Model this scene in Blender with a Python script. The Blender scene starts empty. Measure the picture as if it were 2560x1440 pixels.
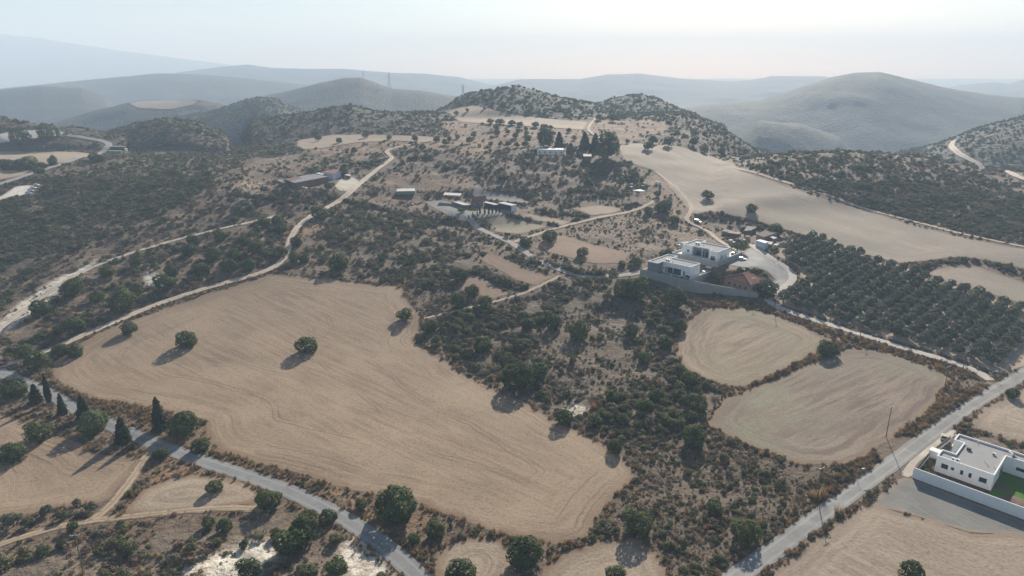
import bpy, bmesh, math, random
import numpy as np
from mathutils import Vector, Matrix
from mathutils.geometry import delaunay_2d_cdt

SC = bpy.context.scene
COL = SC.collection
# ------------------------------------------------------------------ camera
CAMH, PITCH, FPX = 115.0, math.radians(18.0), 1707.0
cam_d = bpy.data.cameras.new("camera")
cam_d.sensor_width = 36.0
cam_d.lens = 36.0 * FPX / 2560.0
cam_d.clip_start, cam_d.clip_end = 1.0, 40000.0
cam = bpy.data.objects.new("camera", cam_d)
cam.location = (0, 0, CAMH)
cam.rotation_euler = (math.pi / 2 - PITCH, 0, 0)
COL.objects.link(cam)
SC.camera = cam
# ------------------------------------------------------------------ sky, sun, exposure
SUN_AZ, SUN_EL = math.radians(17.0), math.radians(26.0)
w = bpy.data.worlds.new("World"); SC.world = w; w.use_nodes = True
nt = w.node_tree
bg = nt.nodes["Background"]
sky = nt.nodes.new("ShaderNodeTexSky"); sky.sky_type = 'NISHITA'; sky.sun_disc = False
sky.sun_elevation = SUN_EL; sky.sun_rotation = SUN_AZ
sky.altitude = 900; sky.air_density = 1.0; sky.dust_density = 0.9; sky.ozone_density = 1.0
nt.links.new(sky.outputs[0], bg.inputs[0]); bg.inputs[1].default_value = 0.058
sl = bpy.data.lights.new("sun", 'SUN'); sl.energy = 5.0; sl.angle = math.radians(0.6); sl.color = (1.0, 0.93, 0.83)
sun = bpy.data.objects.new("sun", sl); COL.objects.link(sun)
SDIR = Vector((math.sin(SUN_AZ) * math.cos(SUN_EL), math.cos(SUN_AZ) * math.cos(SUN_EL), math.sin(SUN_EL)))
sun.rotation_euler = SDIR.to_track_quat('Z', 'Y').to_euler()
sun.location = (200, 300, 400)
vs = SC.view_settings
vs.view_transform = 'Standard'; vs.look = 'None'; vs.exposure = 0.97; vs.gamma = 1.0; vs.use_curve_mapping = False
HAZE_DENSITY = 2.1e-4
HAZE_COLOR = (0.60, 0.78, 1.0)
HAZE_ANISO = 0.0
HAZE_ABS = (0.30, 0.30, 0.30)
cy = SC.cycles
cy.max_bounces = 6; cy.diffuse_bounces = 3; cy.glossy_bounces = 2; cy.transmission_bounces = 4
cy.volume_bounces = 1; cy.transparent_max_bounces = 8
cy.use_denoising = True
cy.use_adaptive_sampling = True; cy.adaptive_threshold = 0.015
random.seed(7); RNG = np.random.default_rng(7)
# ------------------------------------------------------------------ terrain heights
CP, SP = math.cos(PITCH), math.sin(PITCH)
def pnoise(x, y, seed=0):
    xi = np.floor(x).astype(np.int64); yi = np.floor(y).astype(np.int64)
    xf = x - xi; yf = y - yi
    def g(ix, iy, dx, dy):
        h = (ix * 374761393 + iy * 668265263 + seed * 974634777) & 0xFFFFFFFF
        h = ((h ^ (h >> 13)) * 1274126177) & 0xFFFFFFFF
        h = (h ^ (h >> 16)) & 0xFFFF
        an = h * (2 * math.pi / 65536.0)
        return np.cos(an) * dx + np.sin(an) * dy
    u = xf * xf * xf * (xf * (xf * 6 - 15) + 10); v = yf * yf * yf * (yf * (yf * 6 - 15) + 10)
    n00 = g(xi, yi, xf, yf); n10 = g(xi + 1, yi, xf - 1, yf)
    n01 = g(xi, yi + 1, xf, yf - 1); n11 = g(xi + 1, yi + 1, xf - 1, yf - 1)
    return (n00 * (1 - u) + n10 * u) * (1 - v) + (n01 * (1 - u) + n11 * u) * v
def fbm(x, y, octv=4, seed=0):
    s = 0.0; a = 1.0
    for i in range(octv):
        s = s + a * pnoise(x * 2 ** i, y * 2 ** i, seed + i); a *= 0.5
    return s
def sstep(e0, e1, x):
    t = np.clip((x - e0) / (e1 - e0), 0, 1); return t * t * (3 - 2 * t)
def ray(u, v):
    a = (np.asarray(u, float) - 1280) / FPX; b = (720 - np.asarray(v, float)) / FPX
    return a, CP + b * SP, -SP + b * CP
YS = [0, 100, 200, 260, 330, 400, 480, 560, 640, 760, 900, 1100, 1350, 1700, 2300, 4000, 13000]
ZC = [-5, -2, -1, 0, 8, 15, 20, 36, 44, 52, 56, 46, 0, -60, -100, -120, -120]
ZL = [-3, -1, 0, 1, 8, 20, 33, 39, 36, 30, 8, -30, -60, -90, -110, -120, -120]
ZR = [-2, -1, 0, 1, 7, 14, 21, 27, 26, -5, -60, -120, -180, -220, -220, -150, -120]
# crest lines: picture points of the skyline of each ridge, its distance, foot level, front and back spread
RIDGES = [
 ([(1060,300),(1120,268),(1150,241),(1200,228),(1290,216),(1340,228),(1400,245),(1480,258),(1540,290),(1600,330)],1000,40,110,150),
 ([(1430,300),(1480,262),(1540,250),(1600,244),(1650,255),(1700,276),(1780,310),(1850,350)],1180,0,150,150),
 ([(1500,330),(1600,305),(1700,288),(1760,303),(1830,335),(1880,372),(1940,400),(2000,430)],830,0,190,110),
 ([(1780,430),(1820,415),(1900,400),(2000,388),(2100,383),(2200,390),(2300,404),(2400,430),(2480,455),(2560,488),(2700,520)],600,12,120,90),
 ([(380,360),(480,335),(600,312),(720,290),(820,275),(880,267),(940,280),(1020,290),(1090,298),(1150,315)],900,34,120,120),
 ([(210,350),(330,312),(420,296),(480,305),(540,328),(620,350)],790,28,80,90),
 ([(-300,268),(-60,283),(0,292),(50,304),(110,316),(180,322),(240,332),(300,346),(350,352)],740,28,70,70),
 ([(440,320),(560,268),(650,243),(740,222),(800,208),(860,196),(900,194),(940,206),(980,222),(1060,228),(1120,237),(1200,252),(1290,280)],2200,-50,340,300),
 ([(60,325),(160,300),(240,277),(320,257),(420,254),(500,252),(560,262),(640,285)],1700,-50,170,200),
 ([(380,325),(470,297),(560,268),(640,246),(690,250),(730,272),(790,290),(870,305)],1350,-20,190,150),
 ([(-300,235),(0,225),(100,215),(200,219),(260,240),(340,268)],2500,-90,420,300),
 ([(-200,230),(0,222),(150,207),(300,192),(400,183),(500,186),(600,195),(700,205),(800,216),(920,245)],3800,-90,600,500),
 ([(250,215),(450,180),(560,166),(620,161),(680,170),(800,172),(860,172),(980,182),(1060,184),(1150,193),(1300,203)],6000,-100,800,600),
 ([(1150,212),(1300,198),(1450,198),(1520,186),(1600,184),(1700,196),(1820,204),(1880,200),(1930,190),(2000,190),(2060,191),(2120,200),(2250,220)],5800,-100,900,600),
 ([(2300,235),(2400,213),(2480,206),(2520,210),(2560,198),(2700,185)],5800,-100,900,500),
 ([(1540,310),(1700,273),(1800,259),(1900,250),(1960,232),(2020,212),(2080,192),(2140,182),(2200,181),(2260,194),(2350,217),(2450,235),(2560,246),(2750,262)],2500,-190,620,600),
 ([(2180,430),(2280,392),(2350,366),(2420,335),(2500,310),(2560,295),(2700,255),(2900,230)],980,-30,190,200),
 ([(1750,330),(1900,300),(2000,310),(2100,345),(2200,390)],1750,-170,260,250),
 ([(-400,84),(-100,84),(0,86),(100,96),(200,112),(300,127),(450,146),(600,165),(800,182)],11800,-110,2000,900),
]
RG = []
for pts, yy, fl, wf, wb in RIDGES:
    aa, zz = [], []
    for (u, v) in pts:
        a, d, s = ray(u, v); aa.append(a / d); zz.append(CAMH + s * yy / d)
    zz[0] = min(zz[0], fl) if zz[0] < zz[1] else zz[0]; zz[-1] = fl if zz[-1] < zz[-2] else zz[-1]
    RG.append((np.array(aa), np.array(zz), yy, fl, wf, wb))
YF = np.arange(0, 13001, 5.0)
def smooth_profile(Z, sg=7):
    z = np.interp(YF, YS, Z); k = np.exp(-0.5 * (np.arange(-3 * sg, 3 * sg + 1) / sg) ** 2); k /= k.sum()
    return np.convolve(np.pad(z, 3 * sg, mode='edge'), k, mode='valid')
PC, PL_, PR = smooth_profile(ZC, 5), smooth_profile(ZL, 6), smooth_profile(ZR, 8)
def base_height(x, y):
    yy = np.maximum(y, 1.0); a = x / yy
    zc = np.interp(y, YF, PC); zl = np.interp(y, YF, PL_); zr = np.interp(y, YF, PR)
    wl = sstep(-0.12, -0.42, a); wr = sstep(0.16 + 0.09 * sstep(560, 700, y), 0.42 - 0.05 * sstep(560, 700, y), a)
    z = zc * (1 - wl - wr) + zl * wl + zr * wr
    wob = fbm(x / 260.0, y / 260.0, 3, 31)
    K = 5.0
    acc = np.ones_like(z)
    for aa, zz, yc, fl, wf, wb in RG:
        yc2 = yc * (1 + (0.05 if yc < 1500 else 0.015) * wob)
        dy = y - yc2
        g = np.exp(-(dy / np.where(dy < 0, wf, wb)) ** 2)
        c = np.interp(a, aa, zz, left=fl if zz[0] <= fl + 1 else zz[0], right=fl if zz[-1] <= fl + 1 else zz[-1])
        zr_ = fl + (c - fl) * g - 40 * (1 - sstep(0.0, 0.45, g)) - 300 * (1 - sstep(0.0, 0.03, g)) - 300 * (1 - sstep(-2.0, 12.0, c - fl))
        acc = acc + np.exp(np.clip((zr_ - z) / K, -40, 400))
    return z + K * np.log(acc)
def raw_height(x, y):
    z = base_height(x, y)
    r = np.hypot(x, y)
    z = z + 2.2 * fbm(x / 90.0, y / 90.0, 3, 3) * sstep(300, 520, r)
    z = z + (3.0 * fbm(x / 170.0, y / 170.0, 4, 5) + 6.0 * np.abs(fbm(x / 420.0, y / 420.0, 3, 6))) * sstep(850, 1300, r) * (1 - 0.75 * sstep(1400, 2200, r))
    z = z + 0.9 * fbm(x / 45.0, y / 45.0, 2, 8)
    return z
# the terrain is one grid of rays from the origin: columns of x/y, rows of distance
NA, NR = 620, 922
AA = np.linspace(-1.12, 1.12, NA)
YY = np.concatenate([np.geomspace(30, 105, 24)[:-1], np.geomspace(105, 14000, NR - 23)])
A2, Y2 = np.meshgrid(AA, YY)
GX = A2 * Y2
GZ = raw_height(GX, Y2)
def add_pad(px, py, r, bl, pz):
    """levelled building ground"""
    global GZ
    k = sstep(r + bl, r, np.hypot(GX - px, Y2 - py))
    GZ = GZ * (1 - k) + pz * k
def glook(G, x, y):
    x = np.asarray(x, float); y = np.maximum(np.asarray(y, float), 30.5)
    fa = np.clip((x / y - AA[0]) / (AA[1] - AA[0]), 0, NA - 1.001)
    fr = np.clip(np.interp(y, YY, np.arange(NR)), 0, NR - 1.001)
    ia = fa.astype(int); ir = fr.astype(int); ta = fa - ia; tr = fr - ir
    return (G[ir, ia] * (1 - ta) + G[ir, ia + 1] * ta) * (1 - tr) + (G[ir + 1, ia] * (1 - ta) + G[ir + 1, ia + 1] * ta) * tr
def smooth_height(x, y): return glook(GZ, x, y)
def at(u, v):
    """picture point -> where that sight line meets the terrain (arrays or scalars)"""
    u = np.atleast_1d(np.asarray(u, float)); v = np.atleast_1d(np.asarray(v, float))
    a, d, s = ray(u, v)
    out = np.zeros((len(u), 3))
    for i in range(len(u)):
        az = a[i] / d[i]
        fa = min(max((az - AA[0]) / (AA[1] - AA[0]), 0), NA - 1.001); ia = int(fa); ta = fa - ia
        g = GZ[:, ia] * (1 - ta) + GZ[:, ia + 1] * ta
        f = CAMH + s[i] / d[i] * YY - g
        k = np.nonzero(f < 0)[0]
        if len(k) == 0 or k[0] == 0: yh = 9000.0
        else:
            k = k[0]; yh = YY[k - 1] + (YY[k] - YY[k - 1]) * f[k - 1] / (f[k - 1] - f[k])
        out[i] = (az * yh, yh, CAMH + s[i] / d[i] * yh)
    return out
def at1(u, v): return at(u, v)[0]
def at_z(u, v, z):
    a, d, s = ray(u, v); t = (z - CAMH) / s
    return np.array([a * t, d * t, z + 0 * t])
# ------------------------------------------------------------------ layout (picture points, dropped onto the terrain)
FIELDS = {
 'stubble_field': ([(690,680),(740,690),(850,700),(940,712),(1000,718),(1030,760),(1050,790),(1045,830),(1032,852),(1090,888),(1150,930),(1220,970),(1300,1000),(1380,1050),(1480,1100),(1560,1140),(1585,1185),(1570,1220),(1500,1275),(1480,1310),(1478,1345),(1400,1362),(1330,1352),(1240,1330),(1150,1300),(1060,1262),(960,1235),(880,1225),(750,1185),(620,1150),(550,1130),(520,1100),(515,1060),(430,1030),(330,1010),(230,1000),(160,965),(130,935),(140,905),(180,870),(260,825),(330,800),(420,768),(520,734),(620,704)],'stub',-32),
 'turned_field': ([(1088,1440),(1095,1385),(1130,1350),(1190,1338),(1250,1350),(1290,1385),(1280,1440),(1250,1500),(1120,1500)],'ring',0),
 'ploughed_corner': ([(1340,1500),(1365,1420),(1410,1385),(1500,1350),(1580,1345),(1640,1378),(1672,1420),(1685,1470),(1660,1510)],'ring',0),
 'mown_field': ([(1690,880),(1692,850),(1720,800),(1770,770),(1850,768),(1930,785),(2010,815),(2085,853),(2060,868),(2030,888),(1960,922),(1900,952),(1850,968),(1800,963),(1740,938),(1702,908)],'mown',-35),
 'ploughed_field': ([(2110,874),(2180,872),(2260,897),(2340,925),(2385,945),(2350,975),(2338,1010),(2300,1050),(2230,1095),(2150,1150),(2080,1168),(1990,1158),(1900,1123),(1830,1093),(1768,1060),(1782,1030),(1830,990),(1900,962),(1960,938),(2040,900)],'plough',-35),
 'long_field': ([(1545,366),(1580,358),(1700,366),(1760,386),(1836,408),(1850,428),(1910,445),(2000,477),(2130,518),(2250,553),(2400,593),(2600,632),(2700,660),(2700,700),(2600,683),(2500,658),(2400,643),(2250,660),(2150,634),(2060,606),(1960,572),(1850,543),(1770,528),(1735,540),(1700,500),(1640,430),(1560,402)],'long',-30),
 'corner_field': ([(2310,683),(2380,666),(2450,668),(2560,708),(2640,735),(2660,790),(2560,760),(2480,738),(2380,710)],'long',-30),
 'hill_field': ([(1112,277),(1180,264),(1300,290),(1420,302),(1470,306),(1462,326),(1380,320),(1250,312),(1150,306)],'far',0),
 'upland_field': ([(742,352),(830,337),(960,337),(1060,341),(1120,347),(1060,357),(980,352),(890,357),(800,372),(744,374)],'far',0),
 'terrace_field': ([(1215,550),(1250,540),(1375,566),(1300,586),(1232,580)],'green',20),
 'red_soil_field': ([(1335,618),(1400,588),(1480,610),(1575,632),(1558,658),(1480,658),(1400,638)],'red',10),
 'fallow_strip': ([(1192,642),(1230,636),(1330,680),(1385,692),(1340,714),(1290,700),(1240,672)],'red',-30),
 'fallow_patch': ([(1142,692),(1180,682),(1275,735),(1230,748),(1160,725)],'red',-30),
 'terrace_strip': ([(1425,521),(1500,513),(1558,521),(1540,533),(1480,540)],'far',0),
 'terrace_plot': ([(1245,531),(1310,531),(1428,555),(1408,564),(1350,554)],'far',0),
 'valley_field': ([(-80,380),(120,379),(190,380),(238,386),(200,398),(130,411),(0,415),(-80,416)],'far',0),
 'valley_plot': ([(-80,426),(88,426),(56,440),(0,450),(-80,462)],'far',0),
 'far_valley_field': ([(318,257),(400,253),(495,253),(488,262),(425,275),(345,271)],'far',0),
 'far_valley_plot': ([(440,283),(500,272),(498,281),(450,291)],'far',0),
 'grove_field': ([(-80,1020),(0,1030),(60,1055),(140,1090),(240,1130),(300,1142),(362,1145),(325,1190),(265,1252),(180,1268),(80,1283),(0,1297),(-80,1310)],'stub',15),
 'dust_field': ([(305,1288),(345,1232),(420,1196),(500,1186),(580,1196),(650,1230),(640,1258),(560,1270),(450,1280)],'ring',0),
 'bare_lot': ([(1895,1500),(1935,1425),(2010,1372),(2120,1292),(2180,1258),(2250,1280),(2330,1304),(2430,1335),(2560,1336),(2700,1380),(2700,1520)],'bare',-25),
 'rough_lot': ([(2412,1066),(2450,1026),(2520,988),(2610,945),(2750,960),(2750,1150),(2620,1118),(2540,1104),(2440,1076)],'bare',30),
}
YARDS = {
 'gravel_apron': ([(2172,1262),(2255,1192),(2300,1204),(2420,1252),(2540,1296),(2640,1336),(2700,1372),(2560,1335),(2430,1332),(2330,1302),(2250,1278)],'gravel'),
 'concrete_drive': ([(2248,1190),(2292,1130),(2330,1094),(2370,1070),(2400,1080),(2340,1120),(2300,1152),(2284,1170),(2281,1196)],'concrete'),
 'gravel_yard': ([(1812,662),(1845,642),(1868,622),(1895,612),(1930,642),(1962,664),(1978,690),(1968,712),(1930,732),(1905,722),(1940,700),(1915,676),(1860,668)],'gravel2'),
 'farm_yard': ([(1060,505),(1110,500),(1140,515),(1180,530),(1230,520),(1296,522),(1285,533),(1205,545),(1160,554),(1120,540)],'gravel3'),
 'upper_yard': ([(1188,462),(1205,466),(1208,478),(1285,490),(1330,508),(1300,508),(1210,498),(1182,494)],'gravel3'),
 'chalk_yard': ([(-80,512),(0,492),(40,466),(90,462),(70,488),(28,492),(0,502)],'chalk'),
 'quarry_yard': ([(-80,352),(0,334),(60,326),(130,324),(168,333),(120,346),(60,348),(0,360)],'chalk'),
 'barn_yard': ([(835,468),(850,448),(880,440),(905,458),(880,480),(850,478)],'chalk2'),
 'orchard_ground': ([(1940,640),(1965,606),(2000,594),(2060,598),(2150,636),(2250,664),(2380,712),(2480,744),(2600,782),(2720,830),(2720,930),(2560,915),(2500,938),(2430,908),(2250,855),(2100,808),(1960,765),(1935,748),(1978,728),(2004,702),(1998,672),(1960,648)],'orchard'),
}
ROADS = [
 ('asphalt_road', [(-160,880),(-60,908),(0,930),(60,957),(150,1000),(240,1045),(330,1088),(430,1127),(540,1165),(640,1197),(740,1234),(820,1274),(890,1314),(950,1356),(1005,1402),(1055,1450),(1100,1500)], 5.6, 'asphalt', 0.09),
 ('asphalt_road', [(1740,1520),(1800,1470),(1860,1428),(1920,1388),(2000,1328),(2100,1252),(2180,1195),(2260,1138),(2330,1082),(2400,1032),(2470,987),(2540,947),(2640,890),(2740,840)], 5.4, 'asphalt2', 0.09),
 ('concrete_road', [(2478,952),(2440,926),(2370,903),(2250,868),(2150,836),(2050,805),(1960,776),(1912,752),(1925,735),(1960,720),(1982,702),(1984,686),(1965,668),(1930,648),(1900,628),(1878,612)], 4.2, 'concrete', 0.12),
 ('dirt_track', [(-60,930),(0,915),(30,910),(90,888),(180,852),(280,808),(380,765),(460,738),(560,708),(640,688),(690,668),(720,640),(722,600),(745,565),(775,540),(840,508),(870,488),(895,462),(935,430),(965,408),(985,395),(972,386),(962,378),(990,368),(1050,357)], 4.2, 'dirt', 0.12),
 ('dirt_track', [(-60,870),(0,825),(60,775),(130,725),(200,680),(290,645),(400,610),(520,578),(640,555),(690,540)], 3.0, 'chalkdirt', 0.08),
 ('gravel_lane', [(1165,535),(1190,568),(1240,592),(1280,606),(1330,645),(1370,664),(1430,686),(1480,693),(1540,691),(1590,685),(1620,674)], 4.4, 'gravelroad', 0.1),
 ('dirt_track', [(1400,690),(1340,720),(1300,737),(1230,757),(1150,775),(1060,797)], 2.2, 'dirt2', 0.06),
 ('dirt_track', [(1832,419),(1900,436),(2000,469),(2130,510),(2250,545),(2380,579),(2480,602),(2600,624),(2720,650)], 3.6, 'dirt2', 0.1),
 ('dirt_track', [(1640,430),(1680,460),(1710,490),(1735,520),(1720,540),(1712,552),(1740,564),(1775,580),(1792,600),(1830,622),(1860,632)], 3.2, 'dirt2', 0.16),
 ('dirt_track', [(1285,606),(1330,590),(1380,574),(1450,555),(1520,540),(1600,525),(1640,500)], 3.4, 'dirt2', 0.1),
 ('valley_road', [(-120,488),(-20,468),(60,442),(120,420),(200,400),(262,374),(282,360),(240,349),(170,338)], 6.5, 'asphalt2', 0.12),
 ('dirt_track', [(-80,1392),(0,1362),(120,1322),(220,1302),(330,1291),(480,1274),(600,1268),(680,1274)], 2.8, 'straw', 0.08),
 ('dirt_track', [(385,1112),(365,1145),(330,1195),(282,1262),(232,1300)], 3.2, 'straw', 0.06),
 ('hill_road', [(2640,470),(2560,450),(2500,432),(2448,414),(2440,406),(2395,388),(2374,368),(2384,352)], 6.5, 'dirt', 0.2),
 ('dirt_track', [(1490,296),(1465,322),(1480,336),(1510,352)], 3.5, 'dirt2', 0.15),
]
# vegetation / soil zones: polygon, cover, bush size, dry grass, chalk
ZONES = [
 ([(870,494),(960,488),(1100,498),(1150,540),(1100,546),(1000,536),(905,508)],0.28,0.8,0.0,0.12),
 ([(-100,500),(60,470),(200,428),(450,385),(745,352),(742,380),(640,400),(560,440),(480,500),(330,565),(180,625),(-100,700)],1.25,0.8,0.0,0.0),
 ([(640,400),(760,385),(800,420),(700,450),(560,520),(480,500),(560,440)],0.42,0.9,0.35,0.25),
 ([(860,520),(1100,560),(1190,610),(1180,680),(1280,745),(1420,700),(1600,695),(1705,740),(1690,900),(1790,1000),(1760,1060),(1700,1100),(1480,1090),(1300,990),(1070,835),(1060,720),(1010,700),(800,640),(780,560)],0.88,1.0,0.2,0.0),
 ([(1330,820),(1480,760),(1620,800),(1640,900),(1560,1000),(1400,950)],0.62,0.6,0.3,0.0),
 ([(1500,1100),(1760,1070),(1900,1130),(2060,1180),(2150,1175),(2000,1300),(1900,1370),(1780,1450),(1690,1450),(1640,1370),(1490,1330),(1590,1210)],0.92,0.6,0.6,0.0),
 ([(-60,900),(-60,850),(200,690),(420,620),(690,550),(735,545),(715,640),(640,680),(460,735),(260,815),(90,885)],0.42,1.15,0.35,0.08),
 ([(-60,840),(-60,700),(180,630),(480,520),(640,480),(690,535),(520,570),(300,635),(200,670)],0.5,0.9,0.35,0.2),
 ([(-40,830),(100,715),(260,640),(240,660),(140,740),(20,830)],0.2,0.6,0.1,0.8),
 ([(560,470),(640,440),(690,470),(660,500),(590,520)],0.3,0.6,0.3,0.4),
 ([(980,400),(1200,380),(1420,395),(1560,410),(1640,440),(1640,500),(1460,510),(1310,500),(1190,450),(1000,440)],0.75,1.1,0.3,0.0),
 ([(1850,420),(2000,385),(2200,388),(2450,440),(2700,520),(2700,640),(2500,600),(2250,540),(2000,465)],1.08,1.0,0.15,0.0),
 ([(-100,1400),(150,1330),(420,1310),(620,1290),(760,1275),(800,1300),(870,1330),(900,1500),(-100,1500)],0.5,0.95,0.45,0.40),
 ([(430,1450),(520,1395),(640,1362),(700,1372),(660,1420),(600,1470)],0.1,0.5,0.0,1.0),
 ([(860,1450),(870,1380),(890,1335),(930,1350),(985,1420),(1000,1470)],0.08,0.5,0.0,1.0),
 ([(360,690),(400,680),(430,710),(400,730)],0.15,0.5,0.0,0.9),
 ([(1395,1030),(1430,1000),(1480,1030),(1440,1050)],0.3,0.5,0.0,0.7),
 ([(960,440),(1090,430),(1190,450),(1170,480),(1000,475),(930,468)],0.08,0.8,0.5,0.0),
 ([(730,600),(750,560),(790,545),(800,570),(770,590)],0.05,0.5,0.7,0.0),
 ([(740,350),(1010,340),(1130,350),(1330,352),(1340,370),(1190,385),(1000,370),(900,400),(760,385)],0.16,1.0,0.5,0.0),
 ([(1100,300),(1480,300),(1680,300),(1660,330),(1560,360),(1340,360),(1130,350)],0.1,1.0,0.5,0.0),
 ([(1640,430),(1730,520),(1700,560),(1600,560),(1600,500)],0.12,0.8,0.5,0.0),
 ([(1330,560),(1600,530),(1700,560),(1780,600),(1690,640),(1600,660),(1570,620),(1450,600)],0.45,0.6,0.4,0.0),
 ([(1700,745),(1900,755),(2100,840),(2250,870),(2440,935),(2470,950),(2380,935),(2180,868),(2090,850),(1930,782),(1770,765)],0.55,0.35,1.0,0.0),
 ([(2090,860),(2040,905),(1900,965),(1800,1000),(1790,965),(1900,950),(2030,885)],0.6,0.4,1.0,0.0),
 ([(2400,950),(2470,960),(2400,1015),(2300,1085),(2180,1175),(2100,1230),(2000,1300),(1980,1280),(2080,1180),(2230,1100),(2340,1010)],0.8,0.5,1.0,0.0),
 ([(140,960),(240,1000),(420,1035),(520,1060),(550,1130),(750,1190),(960,1240),(1060,1270),(1100,1340),(1080,1400),(1000,1340),(850,1270),(640,1180),(440,1110),(250,1030)],0.55,0.4,0.9,0.0),
 ([(-60,985),(120,1010),(330,1110),(370,1140),(240,1125),(60,1045),(-60,1010)],0.6,0.5,0.7,0.0),
 ([(370,1140),(440,1145),(640,1210),(860,1320),(780,1300),(650,1225),(500,1180),(350,1225),(330,1200)],0.45,0.4,0.8,0.0),
]
def world_poly(pts, smooth=2, step=2.6):
    """picture polygon -> closed, rounded outline on the ground (n,2)"""
    p = np.array(pts, float)
    q = []
    for i in range(len(p)):
        a, b = p[i], p[(i + 1) % len(p)]
        for k in range(4): q.append(a + (b - a) * k / 4)
    q = np.array(q)
    W = at(q[:, 0], q[:, 1])[:, :2]
    for _ in range(smooth):
        n = np.roll(W, -1, 0)
        W = np.stack([0.75 * W + 0.25 * n, 0.25 * W + 0.75 * n], 1).reshape(-1, 2)
    C = np.concatenate([W, W[:1]]); dd = np.r_[0, np.cumsum(np.hypot(*np.diff(C, axis=0).T))]
    st = max(step, W[:, 1].mean() / 110.0); n = max(12, int(dd[-1] / st)); q = np.linspace(0, dd[-1], n, endpoint=False)
    return np.stack([np.interp(q, dd, C[:, 0]), np.interp(q, dd, C[:, 1])], 1)
def poly_sd(P, poly):
    """signed distance to a closed outline, positive inside; P (n,2)"""
    best = np.full(len(P), 1e9); inside = np.zeros(len(P), bool)
    x, y = P[:, 0], P[:, 1]
    for i in range(len(poly)):
        ax, ay = poly[i]; bx, by = poly[(i + 1) % len(poly)]
        dx, dy = bx - ax, by - ay; L2 = dx * dx + dy * dy + 1e-9
        t = np.clip(((x - ax) * dx + (y - ay) * dy) / L2, 0, 1)
        best = np.minimum(best, (x - ax - t * dx) ** 2 + (y - ay - t * dy) ** 2)
        c = ((ay > y) != (by > y)) & (x < (bx - ax) * (y - ay) / (by - ay + 1e-12) + ax)
        inside ^= c
    d = np.sqrt(best)
    return np.where(inside, d, -d)
def path_dist(P, line):
    best = np.full(len(P), 1e9); x, y = P[:, 0], P[:, 1]
    for i in range(len(line) - 1):
        ax, ay = line[i]; bx, by = line[i + 1]
        dx, dy = bx - ax, by - ay; L2 = dx * dx + dy * dy + 1e-9
        t = np.clip(((x - ax) * dx + (y - ay) * dy) / L2, 0, 1)
        best = np.minimum(best, (x - ax - t * dx) ** 2 + (y - ay - t * dy) ** 2)
    return np.sqrt(best)
def boxed(P, outline, margin, fn, far):
    lo = outline.min(0) - margin; hi = outline.max(0) + margin
    m = (P[:, 0] > lo[0]) & (P[:, 0] < hi[0]) & (P[:, 1] > lo[1]) & (P[:, 1] < hi[1])
    r = np.full(len(P), far)
    if m.any(): r[m] = fn(P[m], outline)
    return r
def world_line(pts):
    p = np.array(pts, float)
    q = []
    for i in range(len(p) - 1):
        for k in range(3): q.append(p[i] + (p[i + 1] - p[i]) * k / 3)
    q.append(p[-1]); q = np.array(q)
    W = at(q[:, 0], q[:, 1])[:, :2]
    for _ in range(3):
        W2 = W.copy(); W2[1:-1] = 0.25 * W[:-2] + 0.5 * W[1:-1] + 0.25 * W[2:]; W = W2
    return W
def resample(W, step):
    d = np.r_[0, np.cumsum(np.hypot(*np.diff(W, axis=0).T))]
    n = max(2, int(d[-1] / step)); s = np.linspace(0, d[-1], n)
    return np.stack([np.interp(s, d, W[:, 0]), np.interp(s, d, W[:, 1])], 1)
add_pad(136.0, 176.0, 24.0, 16.0, -0.3); add_pad(113.0, 361.0, 20.0, 12.0, 14.4)
for (u, v, r, bl, dz) in [(1215, 515, 26, 20, 0), (760, 462, 26, 22, 0.5), (1378, 386, 16, 12, 0), (1880, 600, 22, 34, 0)]:
    p = at1(u, v); add_pad(p[0], p[1], r, bl, p[2] + dz)
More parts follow.
